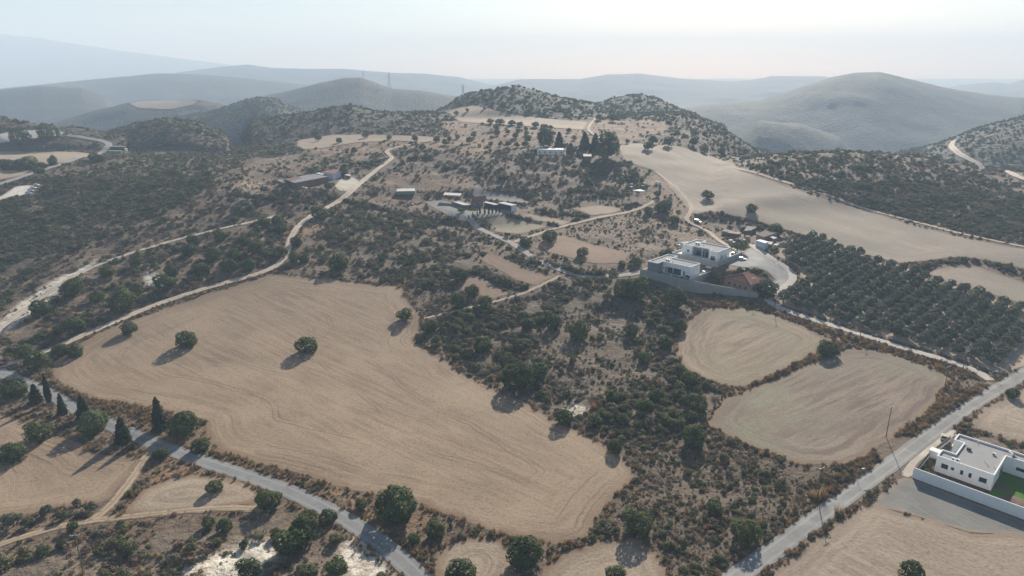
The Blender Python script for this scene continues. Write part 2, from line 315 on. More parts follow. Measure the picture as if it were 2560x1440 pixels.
# ------------------------------------------------------------------ node helpers
class NT:
    def __init__(self, name):
        self.m = bpy.data.materials.new(name); self.m.use_nodes = True
        self.t = self.m.node_tree; self.n = self.t.nodes; self.l = self.t.links
        self.bsdf = self.n["Principled BSDF"]; self.out = self.n["Material Output"]
        self.bsdf.inputs["Roughness"].default_value = 0.9
        self.bsdf.inputs["Specular IOR Level"].default_value = 0.2
    def _set(self, node, key, val):
        s = node.inputs[key]
        if isinstance(val, bpy.types.NodeSocket): self.l.new(val, s)
        else: s.default_value = val if not (isinstance(val, tuple) and len(val) == 3 and s.type == 'RGBA') else (*val, 1)
    def pos(self): return self.n.new("ShaderNodeNewGeometry").outputs["Position"]
    def attr(self, name):
        a = self.n.new("ShaderNodeAttribute"); a.attribute_name = name; return a.outputs["Fac"]
    def mapping(self, vec, scale=(1, 1, 1), rot=0.0):
        m = self.n.new("ShaderNodeMapping"); self.l.new(vec, m.inputs[0])
        m.vector_type = 'TEXTURE'
        m.inputs["Rotation"].default_value = (0, 0, rot); m.inputs["Scale"].default_value = tuple(1.0 / max(k, 1e-4) for k in scale); return m.outputs[0]
    def noise(self, vec, scale, detail=4, rough=0.55, dist=0.0):
        n = self.n.new("ShaderNodeTexNoise"); self.l.new(vec, n.inputs["Vector"])
        n.inputs["Scale"].default_value = scale; n.inputs["Detail"].default_value = detail
        n.inputs["Roughness"].default_value = rough; n.inputs["Distortion"].default_value = dist
        return n.outputs["Fac"]
    def voronoi(self, vec, scale, rand=1.0):
        n = self.n.new("ShaderNodeTexVoronoi"); self.l.new(vec, n.inputs["Vector"])
        n.inputs["Scale"].default_value = scale; n.inputs["Randomness"].default_value = rand
        return n.outputs["Distance"]
    def math(self, op, a, b=0.0, c=0.0):
        n = self.n.new("ShaderNodeMath"); n.operation = op
        for i, val in enumerate((a, b, c)):
            if isinstance(val, bpy.types.NodeSocket): self.l.new(val, n.inputs[i])
            else: n.inputs[i].default_value = val
        return n.outputs[0]
    def ramp(self, v, a, b, lo=0.0, hi=1.0):
        n = self.n.new("ShaderNodeMapRange"); n.interpolation_type = 'SMOOTHSTEP'
        self.l.new(v, n.inputs[0])
        for k, val in zip((1, 2, 3, 4), (a, b, lo, hi)): n.inputs[k].default_value = val
        return n.outputs[0]
    def mix(self, f, a, b, mode='MIX'):
        n = self.n.new("ShaderNodeMix"); n.data_type = 'RGBA'; n.blend_type = mode
        for key, val in ((0, f), (6, a), (7, b)):
            if isinstance(val, bpy.types.NodeSocket): self.l.new(val, n.inputs[key])
            else: n.inputs[key].default_value = val if key == 0 else (*val, 1)
        return n.outputs[2]
    def combine(self, x, y, z=0.0):
        n = self.n.new("ShaderNodeCombineXYZ")
        for i, val in enumerate((x, y, z)):
            if isinstance(val, bpy.types.NodeSocket): self.l.new(val, n.inputs[i])
            else: n.inputs[i].default_value = val
        return n.outputs[0]
    def sep(self, v):
        n = self.n.new("ShaderNodeSeparateXYZ"); self.l.new(v, n.inputs[0]); return n.outputs
    def bump(self, h, strength=0.5, dist=0.3):
        b = self.n.new("ShaderNodeBump"); self.l.new(h, b.inputs["Height"])
        b.inputs["Strength"].default_value = strength; b.inputs["Distance"].default_value = dist
        self.l.new(b.outputs[0], self.bsdf.inputs["Normal"])
    def color(self, c): self._set(self.bsdf, "Base Color", c)
def grid_mesh(name, V, F, mat, attrs=None, smooth=True):
    me = bpy.data.meshes.new(name)
    V = np.asarray(V, np.float32); F = np.asarray(F, np.int32)
    k = F.shape[1]
    me.vertices.add(len(V)); me.vertices.foreach_set("co", V.ravel())
    me.loops.add(F.size); me.loops.foreach_set("vertex_index", F.ravel())
    me.polygons.add(len(F)); me.polygons.foreach_set("loop_start", np.arange(0, F.size, k, dtype=np.int32))
    if smooth: me.polygons.foreach_set("use_smooth", np.ones(len(F), bool))
    me.update(calc_edges=True)
    for an, av in (attrs or {}).items():
        at_ = me.attributes.new(an, 'FLOAT', 'POINT'); at_.data.foreach_set("value", np.asarray(av, np.float32))
    me.materials.append(mat)
    return me
def link(name, me, parent=None, **props):
    o = bpy.data.objects.new(name, me); COL.objects.link(o)
    if parent is not None: o.parent = parent
    for k_, v_ in props.items(): o[k_] = v_
    return o
# ------------------------------------------------------------------ outlines on the ground
FPOLY = {k: world_poly(v[0], smooth=1) for k, v in FIELDS.items()}
YPOLY = {k: world_poly(v[0], smooth=1, step=3.0) for k, v in YARDS.items()}
RLINE = [(n, world_line(p), wd, m, dz) for (n, p, wd, m, dz) in ROADS]
ZPOLY = [(world_poly(z[0], smooth=1, step=12.0), *z[1:]) for z in ZONES]
def wob_edge(poly, amp):
    nx = np.roll(poly, -1, 0) - np.roll(poly, 1, 0); L = np.hypot(nx[:, 0], nx[:, 1])[:, None] + 1e-6
    nrm = np.stack([nx[:, 1], -nx[:, 0]], 1) / L
    n = fbm(poly[:, 0] / 9.0, poly[:, 1] / 9.0, 2, 77)
    return poly + nrm * (n * amp)[:, None]
FPOLY = {k: wob_edge(v, 1.6) for k, v in FPOLY.items()}
def cover_mask(P):
    """largest inside distance to any field, yard or road (positive = on one of them)"""
    best = np.full(len(P), -60.0)
    for poly in list(FPOLY.values()) + list(YPOLY.values()):
        best = np.maximum(best, boxed(P, poly, 30, poly_sd, -60.0))
    for (_, line, wd, _, _) in RLINE:
        best = np.maximum(best, wd / 2 - boxed(P, line, 40, path_dist, 60.0))
    return best
def ground(x, y, cover=None):
    """final ground level: smooth terrain + small bumps away from fields and roads"""
    x = np.asarray(x, float); y = np.asarray(y, float)
    z = smooth_height(x, y)
    if cover is None: cover = cover_mask(np.stack([np.ravel(x), np.ravel(y)], 1)).reshape(x.shape)
    k = sstep(-2.0, -16.0, cover) * sstep(1500, 300, y)
    return z + k * (1.5 * fbm(x / 22.0, y / 22.0, 3, 12) + 0.35 * fbm(x / 5.0, y / 5.0, 2, 13))
# ------------------------------------------------------------------ terrain sheet
TX = GX.ravel(); TY = Y2.ravel()
HR = np.unique(np.r_[np.arange(0, NR, 2), NR - 1]); HA = np.unique(np.r_[np.arange(0, NA, 2), NA - 1])
PH = np.stack([GX[np.ix_(HR, HA)].ravel(), Y2[np.ix_(HR, HA)].ravel()], 1)
def upsample(h):
    h = h.reshape(len(HR), len(HA))
    r = np.empty((len(HR), NA)); o = np.empty((NR, NA))
    for i in range(len(HR)): r[i] = np.interp(np.arange(NA), HA, h[i])
    for j in range(NA): o[:, j] = np.interp(np.arange(NR), HR, r[:, j])
    return o
near = PH[:, 1] < 2600
COVER = np.full(len(PH), -60.0); COVER[near] = cover_mask(PH[near]); COVER = upsample(COVER).ravel()
TZ = ground(TX, TY, COVER)
spac = np.maximum(1.2, TY * 0.006)
TZ = TZ - np.where(COVER > spac * 1.2, np.minimum(0.6, 0.12 * spac + 0.1), 0.0)
def zone_attrs(P):
    y = P[:, 1]
    veg = np.interp(y, [100, 350, 600, 900], [0.45, 0.5, 0.75, 0.95]); size = np.full(len(P), 0.9)
    dry = np.full(len(P), 0.3); chalk = np.zeros(len(P))
    for (poly, cv, sz, dr, ch) in ZPOLY:
        w_ = sstep(-5, 5, boxed(P, poly, 20, poly_sd, -60.0) + 5 * fbm(P[:, 0] / 14, P[:, 1] / 14, 2, 55))
        veg = veg * (1 - w_) + cv * w_; size = size * (1 - w_) + sz * w_
        dry = dry * (1 - w_) + dr * w_; chalk = chalk * (1 - w_) + ch * w_
    return veg, size, dry, chalk
VEG, SIZ, DRY, CHK = [upsample(q).ravel() for q in zone_attrs(PH)]
ii, jj = np.meshgrid(np.arange(NR - 1), np.arange(NA - 1), indexing='ij')
b0 = (ii * NA + jj).ravel()
TF = np.stack([b0, b0 + 1, b0 + NA + 1, b0 + NA], 1)
t = NT("dry_hillside")
p = t.pos()
n1 = t.noise(p, 0.05, 5, 0.6); n2 = t.noise(p, 0.35, 5, 0.65); n3 = t.noise(p, 0.012, 4, 0.6); n4 = t.noise(p, 1.6, 3, 0.6)
soil = t.mix(t.ramp(n1, 0.35, 0.65), (0.145, 0.100, 0.067), (0.218, 0.160, 0.112))
soil = t.mix(t.ramp(n2, 0.42, 0.62), soil, (0.110, 0.077, 0.053))
grass = t.mix(t.ramp(n2, 0.35, 0.65), (0.36, 0.225, 0.115), (0.27, 0.165, 0.09))
grass = t.mix(t.ramp(n4, 0.4, 0.7), grass, (0.13, 0.088, 0.055))
c = t.mix(t.math('MULTIPLY', t.ramp(t.math('ADD', t.attr('dry'), t.math('MULTIPLY', n1, 0.7)), 0.75, 1.15), 0.8), soil, grass)
chk = t.mix(t.ramp(n2, 0.40, 0.62), (0.62, 0.575, 0.48), (0.40, 0.345, 0.27))
c = t.mix(t.ramp(t.math('ADD', t.attr('chalk'), t.math('MULTIPLY', n2, 0.5)), 0.55, 0.95), c, chk)
litter = t.mix(n2, (0.075, 0.064, 0.047), (0.13, 0.098, 0.07))
vf = t.ramp(t.math('ADD', t.attr('veg'), t.math('MULTIPLY', n2, 0.8)), 0.62, 1.15, 0.0, 0.9)
c = t.mix(vf, c, litter)
# far slopes: scrub too small to tell apart
far = t.attr('far')
vd = t.voronoi(p, 0.16); vd2 = t.voronoi(p, 0.07)
dots = t.math('MAXIMUM', t.ramp(vd, 0.55, 0.30), t.ramp(vd2, 0.50, 0.28))
patch = t.ramp(t.noise(p, 0.006, 5, 0.65), 0.30, 0.48)
scrub = t.mix(n1, (0.024, 0.031, 0.020), (0.040, 0.046, 0.029))
fc = t.mix(t.math('MULTIPLY', dots, t.math('MULTIPLY_ADD', patch, 0.6, 0.4)), t.mix(patch, (0.085, 0.070, 0.050), (0.036, 0.037, 0.027)), scrub)
c = t.mix(far, c, fc)
t.color(c)
t.bump(t.math('ADD', t.math('MULTIPLY', n2, 1.0), t.math('MULTIPLY_ADD', n4, 0.25, t.math('MULTIPLY', t.math('MULTIPLY', dots, far), 1.6))), 0.9, 0.9)
FARA = sstep(520, 950, TY) * np.maximum(sstep(0.2, 0.7, VEG), sstep(1200, 1500, TY))
terr = link("terrain", grid_mesh("terrain", np.stack([TX, TY, TZ], 1), TF, t.m, dict(veg=VEG, dry=DRY, chalk=CHK, far=FARA)), kind="structure", label="dry rolling hillside with scrub and bare soil")
def terrain_z(x, y):
    """level of the terrain sheet itself (without its small dip under fields and roads)"""
    return float(ground(np.array([x], float), np.array([y], float))[0])
# ------------------------------------------------------------------ field materials
def field_mat(name, c1, c2, c3, ang, per, ring=0.0, verge=(0.185, 0.130, 0.085), green=0.0, contrast=1.0, lines=()):
    t = NT(name); p = t.pos(); e = t.attr('edge')
    n_big = t.noise(p, 0.03, 4, 0.6); n_f = t.noise(p, 1.1, 4, 0.7); n_m = t.noise(p, 0.22, 4, 0.6)
    rows = t.noise(t.mapping(p, (1.0 / per, 0.035, 0.0), math.radians(ang)), 1.0, 5, 0.7)
    xyz = t.sep(p)
    rv = t.combine(t.math('DIVIDE', t.math('ADD', e, t.math('MULTIPLY', n_big, 3.0)), per), t.math('MULTIPLY', xyz[0], 0.025), t.math('MULTIPLY', xyz[1], 0.025))
    rings = t.noise(rv, 1.0, 5, 0.7)
    if ring >= 1.0: s = rings
    else:
        s = t.mix(t.ramp(e, 8.0 + 30 * ring, 2.0 + 10 * ring), rows, rings)
        sc = t.n.new("ShaderNodeSeparateColor"); t.l.new(s, sc.inputs[0]); s = sc.outputs[0]
    k = 0.14 / contrast
    c = t.mix(t.ramp(s, 0.5 - k, 0.5 + k), c1, c2)
    c = t.mix(t.ramp(n_big, 0.40, 0.68, 0.0, 0.75), c, c3)
    if lines:
        wv = t.math('ADD', e, t.math('MULTIPLY', t.noise(p, 0.012, 2, 0.5), 9.0)); ln = None
        for q in lines:
            k1 = t.ramp(t.math('ABSOLUTE', t.math('SUBTRACT', wv, q)), 0.45, 0.1)
            ln = k1 if ln is None else t.math('MAXIMUM', ln, k1)
        c = t.mix(t.math('MULTIPLY', t.math('MULTIPLY', ln, t.ramp(t.noise(p, 0.035, 2, 0.5), 0.45, 0.58)), 0.55), c, tuple(x * 0.55 for x in c1))
    if green > 0: c = t.mix(t.math('MULTIPLY', t.ramp(t.noise(p, 0.018, 3, 0.6), 0.48, 0.66), green), c, (0.185, 0.190, 0.125))
    c = t.mix(t.ramp(n_f, 0.48, 0.73, 0.0, 0.52), c, tuple(x * 0.45 for x in c1))
    c = t.mix(t.ramp(n_f, 0.47, 0.25, 0.0, 0.32), c, tuple(min(1, x * 1.4) for x in c2))
    c = t.mix(t.ramp(t.math('ADD', e, t.math('MULTIPLY', n_m, -5.0)), 0.6, -2.4), c, verge)
    t.color(c)
    t.bump(t.math('ADD', t.math('MULTIPLY', s, 0.8), t.math('MULTIPLY', n_f, 0.9)), 0.65, 0.30)
    return t.m
FM = {
 'stub': field_mat("stubble_soil", (0.195, 0.142, 0.096), (0.265, 0.198, 0.136), (0.300, 0.228, 0.155), 52, 2.2, 0.45, contrast=1.2, lines=(7.0, 8.8, 14.0, 27.0, 28.8, 43.0, 44.8)),
 'ring': field_mat("turned_soil", (0.215, 0.168, 0.122), (0.315, 0.252, 0.186), (0.275, 0.22, 0.16), 0, 2.6, 1.0, contrast=1.3),
 'mown': field_mat("mown_soil", (0.155, 0.118, 0.080), (0.275, 0.214, 0.150), (0.205, 0.166, 0.113), -55, 2.6, 0.5, green=0.5, contrast=1.5, lines=(6.0, 8.0, 10.5)),
 'plough': field_mat("ploughed_soil", (0.128, 0.097, 0.074), (0.230, 0.178, 0.135), (0.17, 0.135, 0.102), -57, 2.6, 0.25, green=0.8, contrast=1.4),
 'long': field_mat("pale_soil", (0.225, 0.185, 0.145), (0.285, 0.240, 0.190), (0.21, 0.18, 0.14), 39, 4.5, 0.15, contrast=0.8, green=0.35),
 'far': field_mat("upland_soil", (0.25, 0.20, 0.148), (0.30, 0.245, 0.182), (0.27, 0.215, 0.155), 20, 6.0, 0.3, contrast=0.7),
 'green': field_mat("terrace_soil", (0.225, 0.185, 0.13), (0.28, 0.235, 0.165), (0.20, 0.185, 0.125), 40, 4.0, 0.3, green=0.4),
 'red': field_mat("red_soil", (0.185, 0.125, 0.088), (0.245, 0.172, 0.122), (0.215, 0.150, 0.104), 60, 3.0, 0.3),
 'bare': field_mat("bare_soil", (0.225, 0.178, 0.132), (0.325, 0.265, 0.203), (0.265, 0.21, 0.155), 44, 2.6, 0.1, verge=(0.215, 0.165, 0.12), contrast=1.2),
}
def yard_mat(name, c1, c2, c3, sc=0.25, rough=0.95, edge=(0.24, 0.19, 0.145)):
    t = NT(name); p = t.pos(); e = t.attr('edge')
    a = t.noise(p, sc, 5, 0.65); b = t.noise(p, 2.2, 4, 0.7); s = t.noise(t.mapping(p, (0.9, 0.06, 0), math.radians(25)), 1.0, 3, 0.6)
    c = t.mix(t.ramp(a, 0.36, 0.64), c1, c2); c = t.mix(t.ramp(s, 0.52, 0.68, 0, 0.6), c, c3)
    c = t.mix(t.ramp(b, 0.45, 0.75, 0, 0.5), c, tuple(x * 0.6 for x in c1))
    c = t.mix(t.ramp(t.math('ADD', e, t.math('MULTIPLY', a, -4.0)), 0.0, -2.2), c, edge)
    t.color(c); t.bsdf.inputs["Roughness"].default_value = rough
    t.bump(t.math('ADD', a, b), 0.4, 0.12); return t.m
YM = {
 'gravel': yard_mat("dark_gravel", (0.150, 0.148, 0.136), (0.185, 0.182, 0.166), (0.23, 0.215, 0.185), 0.12),
 'gravel2': yard_mat("pale_gravel", (0.235, 0.235, 0.225), (0.33, 0.325, 0.305), (0.37, 0.35, 0.315), 0.12),
 'gravel3': yard_mat("farm_gravel", (0.150, 0.155, 0.153), (0.200, 0.203, 0.198), (0.25, 0.235, 0.21), 0.08),
 'concrete': yard_mat("yard_concrete", (0.47, 0.45, 0.40), (0.55, 0.53, 0.475), (0.42, 0.39, 0.34), 0.3, edge=(0.38, 0.34, 0.28)),
 'chalk': yard_mat("chalk_ground", (0.50, 0.475, 0.41), (0.60, 0.57, 0.50), (0.42, 0.39, 0.33), 0.1),
 'chalk2': yard_mat("dusty_ground", (0.38, 0.345, 0.29), (0.46, 0.42, 0.36), (0.33, 0.29, 0.24), 0.1),
 'orchard': yard_mat("orchard_soil", (0.30, 0.235, 0.17), (0.37, 0.30, 0.22), (0.24, 0.185, 0.13), 0.1),
}
def sheet(name, poly, mat, lift, spacing, label=None):
    lo, hi = poly.min(0), poly.max(0)
    gx, gy = np.meshgrid(np.arange(lo[0], hi[0], spacing), np.arange(lo[1], hi[1], spacing))
    G = np.stack([gx.ravel(), gy.ravel()], 1) + RNG.uniform(-0.2, 0.2, (gx.size, 2)) * spacing
    G = G[poly_sd(G, poly) > spacing * 0.55]
    V2 = np.concatenate([poly, G]); n = len(poly)
    res = delaunay_2d_cdt([Vector(q) for q in V2], [(i, (i + 1) % n) for i in range(n)], [], 1, 1e-4)
    V = np.array([(q.x, q.y) for q in res[0]]); F = np.array([f for f in res[2] if len(f) == 3])
    a_, b_, c_ = V[F[:, 0]], V[F[:, 1]], V[F[:, 2]]
    cr = (b_[:, 0] - a_[:, 0]) * (c_[:, 1] - a_[:, 1]) - (b_[:, 1] - a_[:, 1]) * (c_[:, 0] - a_[:, 0])
    F[cr < 0] = F[cr < 0][:, ::-1]
    e = np.maximum(poly_sd(V, poly), 0)
    z = smooth_height(V[:, 0], V[:, 1]) + lift
    o = link(name, grid_mesh(name, np.column_stack([V, z]), F, mat, dict(edge=e)), kind="structure")
    if label: o["label"] = label
    return o
for k_, (pts, mk, ang) in FIELDS.items():
    poly = FPOLY[k_]; d = poly[:, 1].mean()
    sheet(k_, poly, FM[mk], 0.05 + max(0, d - 250) * 0.0006, 2.2 if d < 300 else d / 110.0)
for k_, (pts, mk) in YARDS.items():
    poly = YPOLY[k_]; d = poly[:, 1].mean()
    sheet(k_, poly, YM[mk], 0.045 + max(0, d - 250) * 0.0005, 2.0 if d < 300 else d / 130.0)
# ------------------------------------------------------------------ roads
def road_mat(name, c1, c2, wear, edgec, strip=0.0, rough=0.9, soft=0.5, tracks=0.0):
    t = NT(name); p = t.pos(); e = t.attr('edge'); ac = t.attr('across')
    a = t.noise(p, 0.15, 5, 0.6); b = t.noise(p, 3.0, 3, 0.7); m = t.noise(p, 0.6, 4, 0.6)
    c = t.mix(t.ramp(a, 0.35, 0.65), c1, c2)
    c = t.mix(t.ramp(m, 0.50, 0.72, 0, 0.55), c, wear)
    if tracks:
        tr = t.math('ABSOLUTE', t.math('SUBTRACT', t.math('ABSOLUTE', t.math('ADD', ac, t.math('MULTIPLY', a, 0.12))), 0.52))
        c = t.mix(t.math('MULTIPLY', t.ramp(tr, 0.20, 0.04), tracks), c, tuple(min(1, x * 1.25) for x in c2))
        c = t.mix(t.ramp(t.noise(p, 0.05, 2, 0.5), 0.60, 0.64, 0, 0.35), c, tuple(x * 0.72 for x in c1))
    if strip:
        tr = t.math('ABSOLUTE', t.math('SUBTRACT', t.math('ABSOLUTE', ac), 0.48))
        c = t.mix(t.math('MULTIPLY', t.ramp(tr, 0.26, 0.05), strip), c, tuple(min(1, x * 1.3) for x in c2))
        c = t.mix(t.math('MULTIPLY', t.ramp(t.math('ADD', t.math('ABSOLUTE', ac), t.math('MULTIPLY', m, 0.3)), 0.32, 0.12), strip * 0.7), c, edgec)
    c = t.mix(t.ramp(b, 0.5, 0.8, 0, 0.4), c, tuple(x * 0.65 for x in c1))
    c = t.mix(t.ramp(t.math('ADD', e, t.math('MULTIPLY', m, -soft * 2.0)), soft * 0.4 - soft, -soft), c, edgec)
    t.color(c); t.bsdf.inputs["Roughness"].default_value = rough
    t.bump(t.math('ADD', m, b), 0.3, 0.06); return t.m
RM = {
 'asphalt': road_mat("old_asphalt", (0.160, 0.164, 0.164), (0.195, 0.198, 0.195), (0.225, 0.222, 0.214), (0.20, 0.155, 0.11), soft=0.6, tracks=0.7),
 'asphalt2': road_mat("worn_asphalt", (0.20, 0.198, 0.19), (0.245, 0.242, 0.23), (0.29, 0.278, 0.258), (0.21, 0.165, 0.12), soft=0.8, tracks=0.7),
 'concrete': road_mat("road_concrete", (0.36, 0.335, 0.295), (0.42, 0.395, 0.35), (0.32, 0.29, 0.25), (0.24, 0.185, 0.135), soft=0.4),
 'dirt': road_mat("pale_dirt", (0.345, 0.29, 0.23), (0.41, 0.355, 0.285), (0.31, 0.255, 0.20), (0.24, 0.18, 0.13), strip=0.45, soft=1.0),
 'dirt2': road_mat("brown_dirt", (0.28, 0.225, 0.17), (0.345, 0.285, 0.22), (0.25, 0.20, 0.15), (0.22, 0.165, 0.12), strip=0.5, soft=1.0),
 'chalkdirt': road_mat("chalk_track", (0.36, 0.31, 0.25), (0.44, 0.40, 0.335), (0.28, 0.22, 0.165), (0.23, 0.175, 0.125), strip=0.6, soft=1.2),
 'gravelroad': road_mat("gravel_lane", (0.22, 0.212, 0.20), (0.28, 0.268, 0.248), (0.31, 0.28, 0.245), (0.22, 0.17, 0.125), strip=0.4, soft=0.8),
 'straw': road_mat("straw_track", (0.245, 0.188, 0.125), (0.31, 0.245, 0.168), (0.205, 0.155, 0.104), (0.17, 0.125, 0.084), strip=0.7, soft=2.2),
}
for (nm, line, wd, mk, dz) in RLINE:
    d = line[:, 1].mean()
    L = resample(line, 1.6 if d < 300 else d / 180.0)
    T = np.gradient(L, axis=0); T /= np.hypot(T[:, 0], T[:, 1])[:, None] + 1e-9
    N = np.stack([-T[:, 1], T[:, 0]], 1)
    ks = np.linspace(-1, 1, 9)
    ja = 0.3 if 'asphalt' in mk or mk == 'concrete' else 0.8; jl = ja * fbm(L[:, 0] / 4, L[:, 1] / 4, 2, 91); jr = ja * fbm(L[:, 0] / 4, L[:, 1] / 4, 2, 95)
    V, E, AC = [], [], []
    for k in ks:
        off = k * wd / 2 + (jl if k > 0.9 else (jr if k < -0.9 else 0))
        q = L + N * np.reshape(off, (-1, 1)) if np.ndim(off) else L + N * off
        V.append(q); E.append(np.full(len(L), (1 - abs(k)) * wd / 2)); AC.append(np.full(len(L), k))
    V = np.stack(V, 1).reshape(-1, 2); E = np.stack(E, 1).ravel(); AC = np.stack(AC, 1).ravel()
    z = smooth_height(V[:, 0], V[:, 1]) + dz + max(0, d - 250) * 0.0008 + 0.05 * (1 - AC ** 2)
    m, kn = len(L), len(ks)
    i2, j2 = np.meshgrid(np.arange(m - 1), np.arange(kn - 1), indexing='ij'); q0 = (i2 * kn + j2).ravel()
    F = np.stack([q0, q0 + kn, q0 + kn + 1, q0 + 1], 1)[:, ::-1]
    link(nm, grid_mesh(nm, np.column_stack([V, z]), F, RM[mk], dict(edge=E, across=AC)), kind="structure")
# ------------------------------------------------------------------ haze
hm = bpy.data.materials.new("haze"); hm.use_nodes = True
hn = hm.node_tree; hn.nodes.remove(hn.nodes["Principled BSDF"])
pv = hn.nodes.new("ShaderNodeVolumePrincipled")
pv.inputs["Color"].default_value = (*HAZE_COLOR, 1); pv.inputs["Density"].default_value = HAZE_DENSITY
pv.inputs["Absorption Color"].default_value = (*HAZE_ABS, 1); pv.inputs["Anisotropy"].default_value = HAZE_ANISO
hn.links.new(pv.outputs[0], hn.nodes["Material Output"].inputs["Volume"])
ztop = float(TZ.max()) + 12.0; zbot = float(TZ.min()) - 2.0; ztop = max(ztop, CAMH + 10)
x0, x1, y0, y1 = -16500.0, 16500.0, -300.0, 14300.0
hv = [(x0, y0, zbot), (x1, y0, zbot), (x1, y1, zbot), (x0, y1, zbot), (x0, y0, ztop), (x1, y0, ztop), (x1, y1, ztop), (x0, y1, ztop)]
hf_ = [(0, 3, 2, 1), (4, 5, 6, 7), (0, 1, 5, 4), (1, 2, 6, 5), (2, 3, 7, 6), (3, 0, 4, 7)]
link("haze", grid_mesh("haze", hv, hf_, hm, smooth=False), kind="stuff")
print("haze", zbot, ztop)
# ------------------------------------------------------------------ plants
def leaf_mat(name, c1, c2, tr=0.25, rnd=0.35):
    t = NT(name)
    oi = t.n.new("ShaderNodeObjectInfo").outputs["Random"]
    n = t.noise(t.n.new("ShaderNodeTexCoord").outputs["Object"], 3.0, 3, 0.6)
    c = t.mix(t.ramp(n, 0.35, 0.65), c1, c2)
    c = t.mix(t.math('MULTIPLY', oi, rnd), c, tuple(x * 0.55 for x in c1))
    c = t.mix(t.math('MULTIPLY', t.ramp(t.math('FRACT', t.math('MULTIPLY', oi, 7.31)), 0.6, 1.0), rnd), c, tuple(min(1, c2[k] * (1.5, 1.32, 1.15)[k]) for k in range(3)))
    t.color(c); t.bsdf.inputs["Roughness"].default_value = 0.8; t.bsdf.inputs["Specular IOR Level"].default_value = 0.08
    trn = t.n.new("ShaderNodeBsdfTranslucent"); t.l.new(c, trn.inputs[0])
    mx = t.n.new("ShaderNodeMixShader"); mx.inputs[0].default_value = tr
    t.l.new(t.bsdf.outputs[0], mx.inputs[1]); t.l.new(trn.outputs[0], mx.inputs[2]); t.l.new(mx.outputs[0], t.out.inputs[0])
    return t.m
LM = {
 'carob': leaf_mat("carob_leaves", (0.054, 0.078, 0.030), (0.104, 0.136, 0.050)),
 'olive': leaf_mat("olive_leaves", (0.094, 0.116, 0.076), (0.150, 0.170, 0.116)),
 'lentisk': leaf_mat("lentisk_leaves", (0.088, 0.104, 0.046), (0.150, 0.165, 0.078)),
 'grey': leaf_mat("thorny_leaves", (0.165, 0.152, 0.108), (0.235, 0.214, 0.152)),
 'brown': leaf_mat("withered_leaves", (0.165, 0.120, 0.084), (0.235, 0.174, 0.122)),
 'grass': leaf_mat("dry_grass_blades", (0.25, 0.165, 0.085), (0.37, 0.26, 0.14), 0.3),
 'cypress': leaf_mat("cypress_leaves", (0.022, 0.036, 0.020), (0.040, 0.058, 0.030), 0.1),
 'conifer': leaf_mat("conifer_leaves", (0.034, 0.050, 0.028), (0.060, 0.080, 0.042), 0.15),
 'bright': leaf_mat("garden_leaves", (0.080, 0.130, 0.030), (0.150, 0.200, 0.050)),
 'pale': leaf_mat("gum_leaves", (0.070, 0.092, 0.050), (0.115, 0.140, 0.075)),
}
bk = NT("bark"); bk.color(bk.mix(bk.noise(bk.pos(), 4.0), (0.13, 0.10, 0.075), (0.22, 0.18, 0.14))); BARK = bk.m
def leaves(rng, C, N, size, aspect=1.5):
    """quads at C facing roughly along N"""
    n = len(C)
    N = N + rng.normal(0, 0.55, (n, 3)); N /= np.linalg.norm(N, axis=1)[:, None] + 1e-9
    T = np.cross(N, rng.normal(0, 1, (n, 3))); T /= np.linalg.norm(T, axis=1)[:, None] + 1e-9
    B = np.cross(N, T)
    s = (size * rng.uniform(0.6, 1.35, n))[:, None]
    T = T * s * aspect * 0.5; B = B * s * 0.5
    V = np.stack([C - T - B * 0.6, C + B, C + T + B * 0.3, C - B * 0.9 + T * 0.1], 1).reshape(-1, 3)
    return V, np.arange(4 * n).reshape(n, 4)
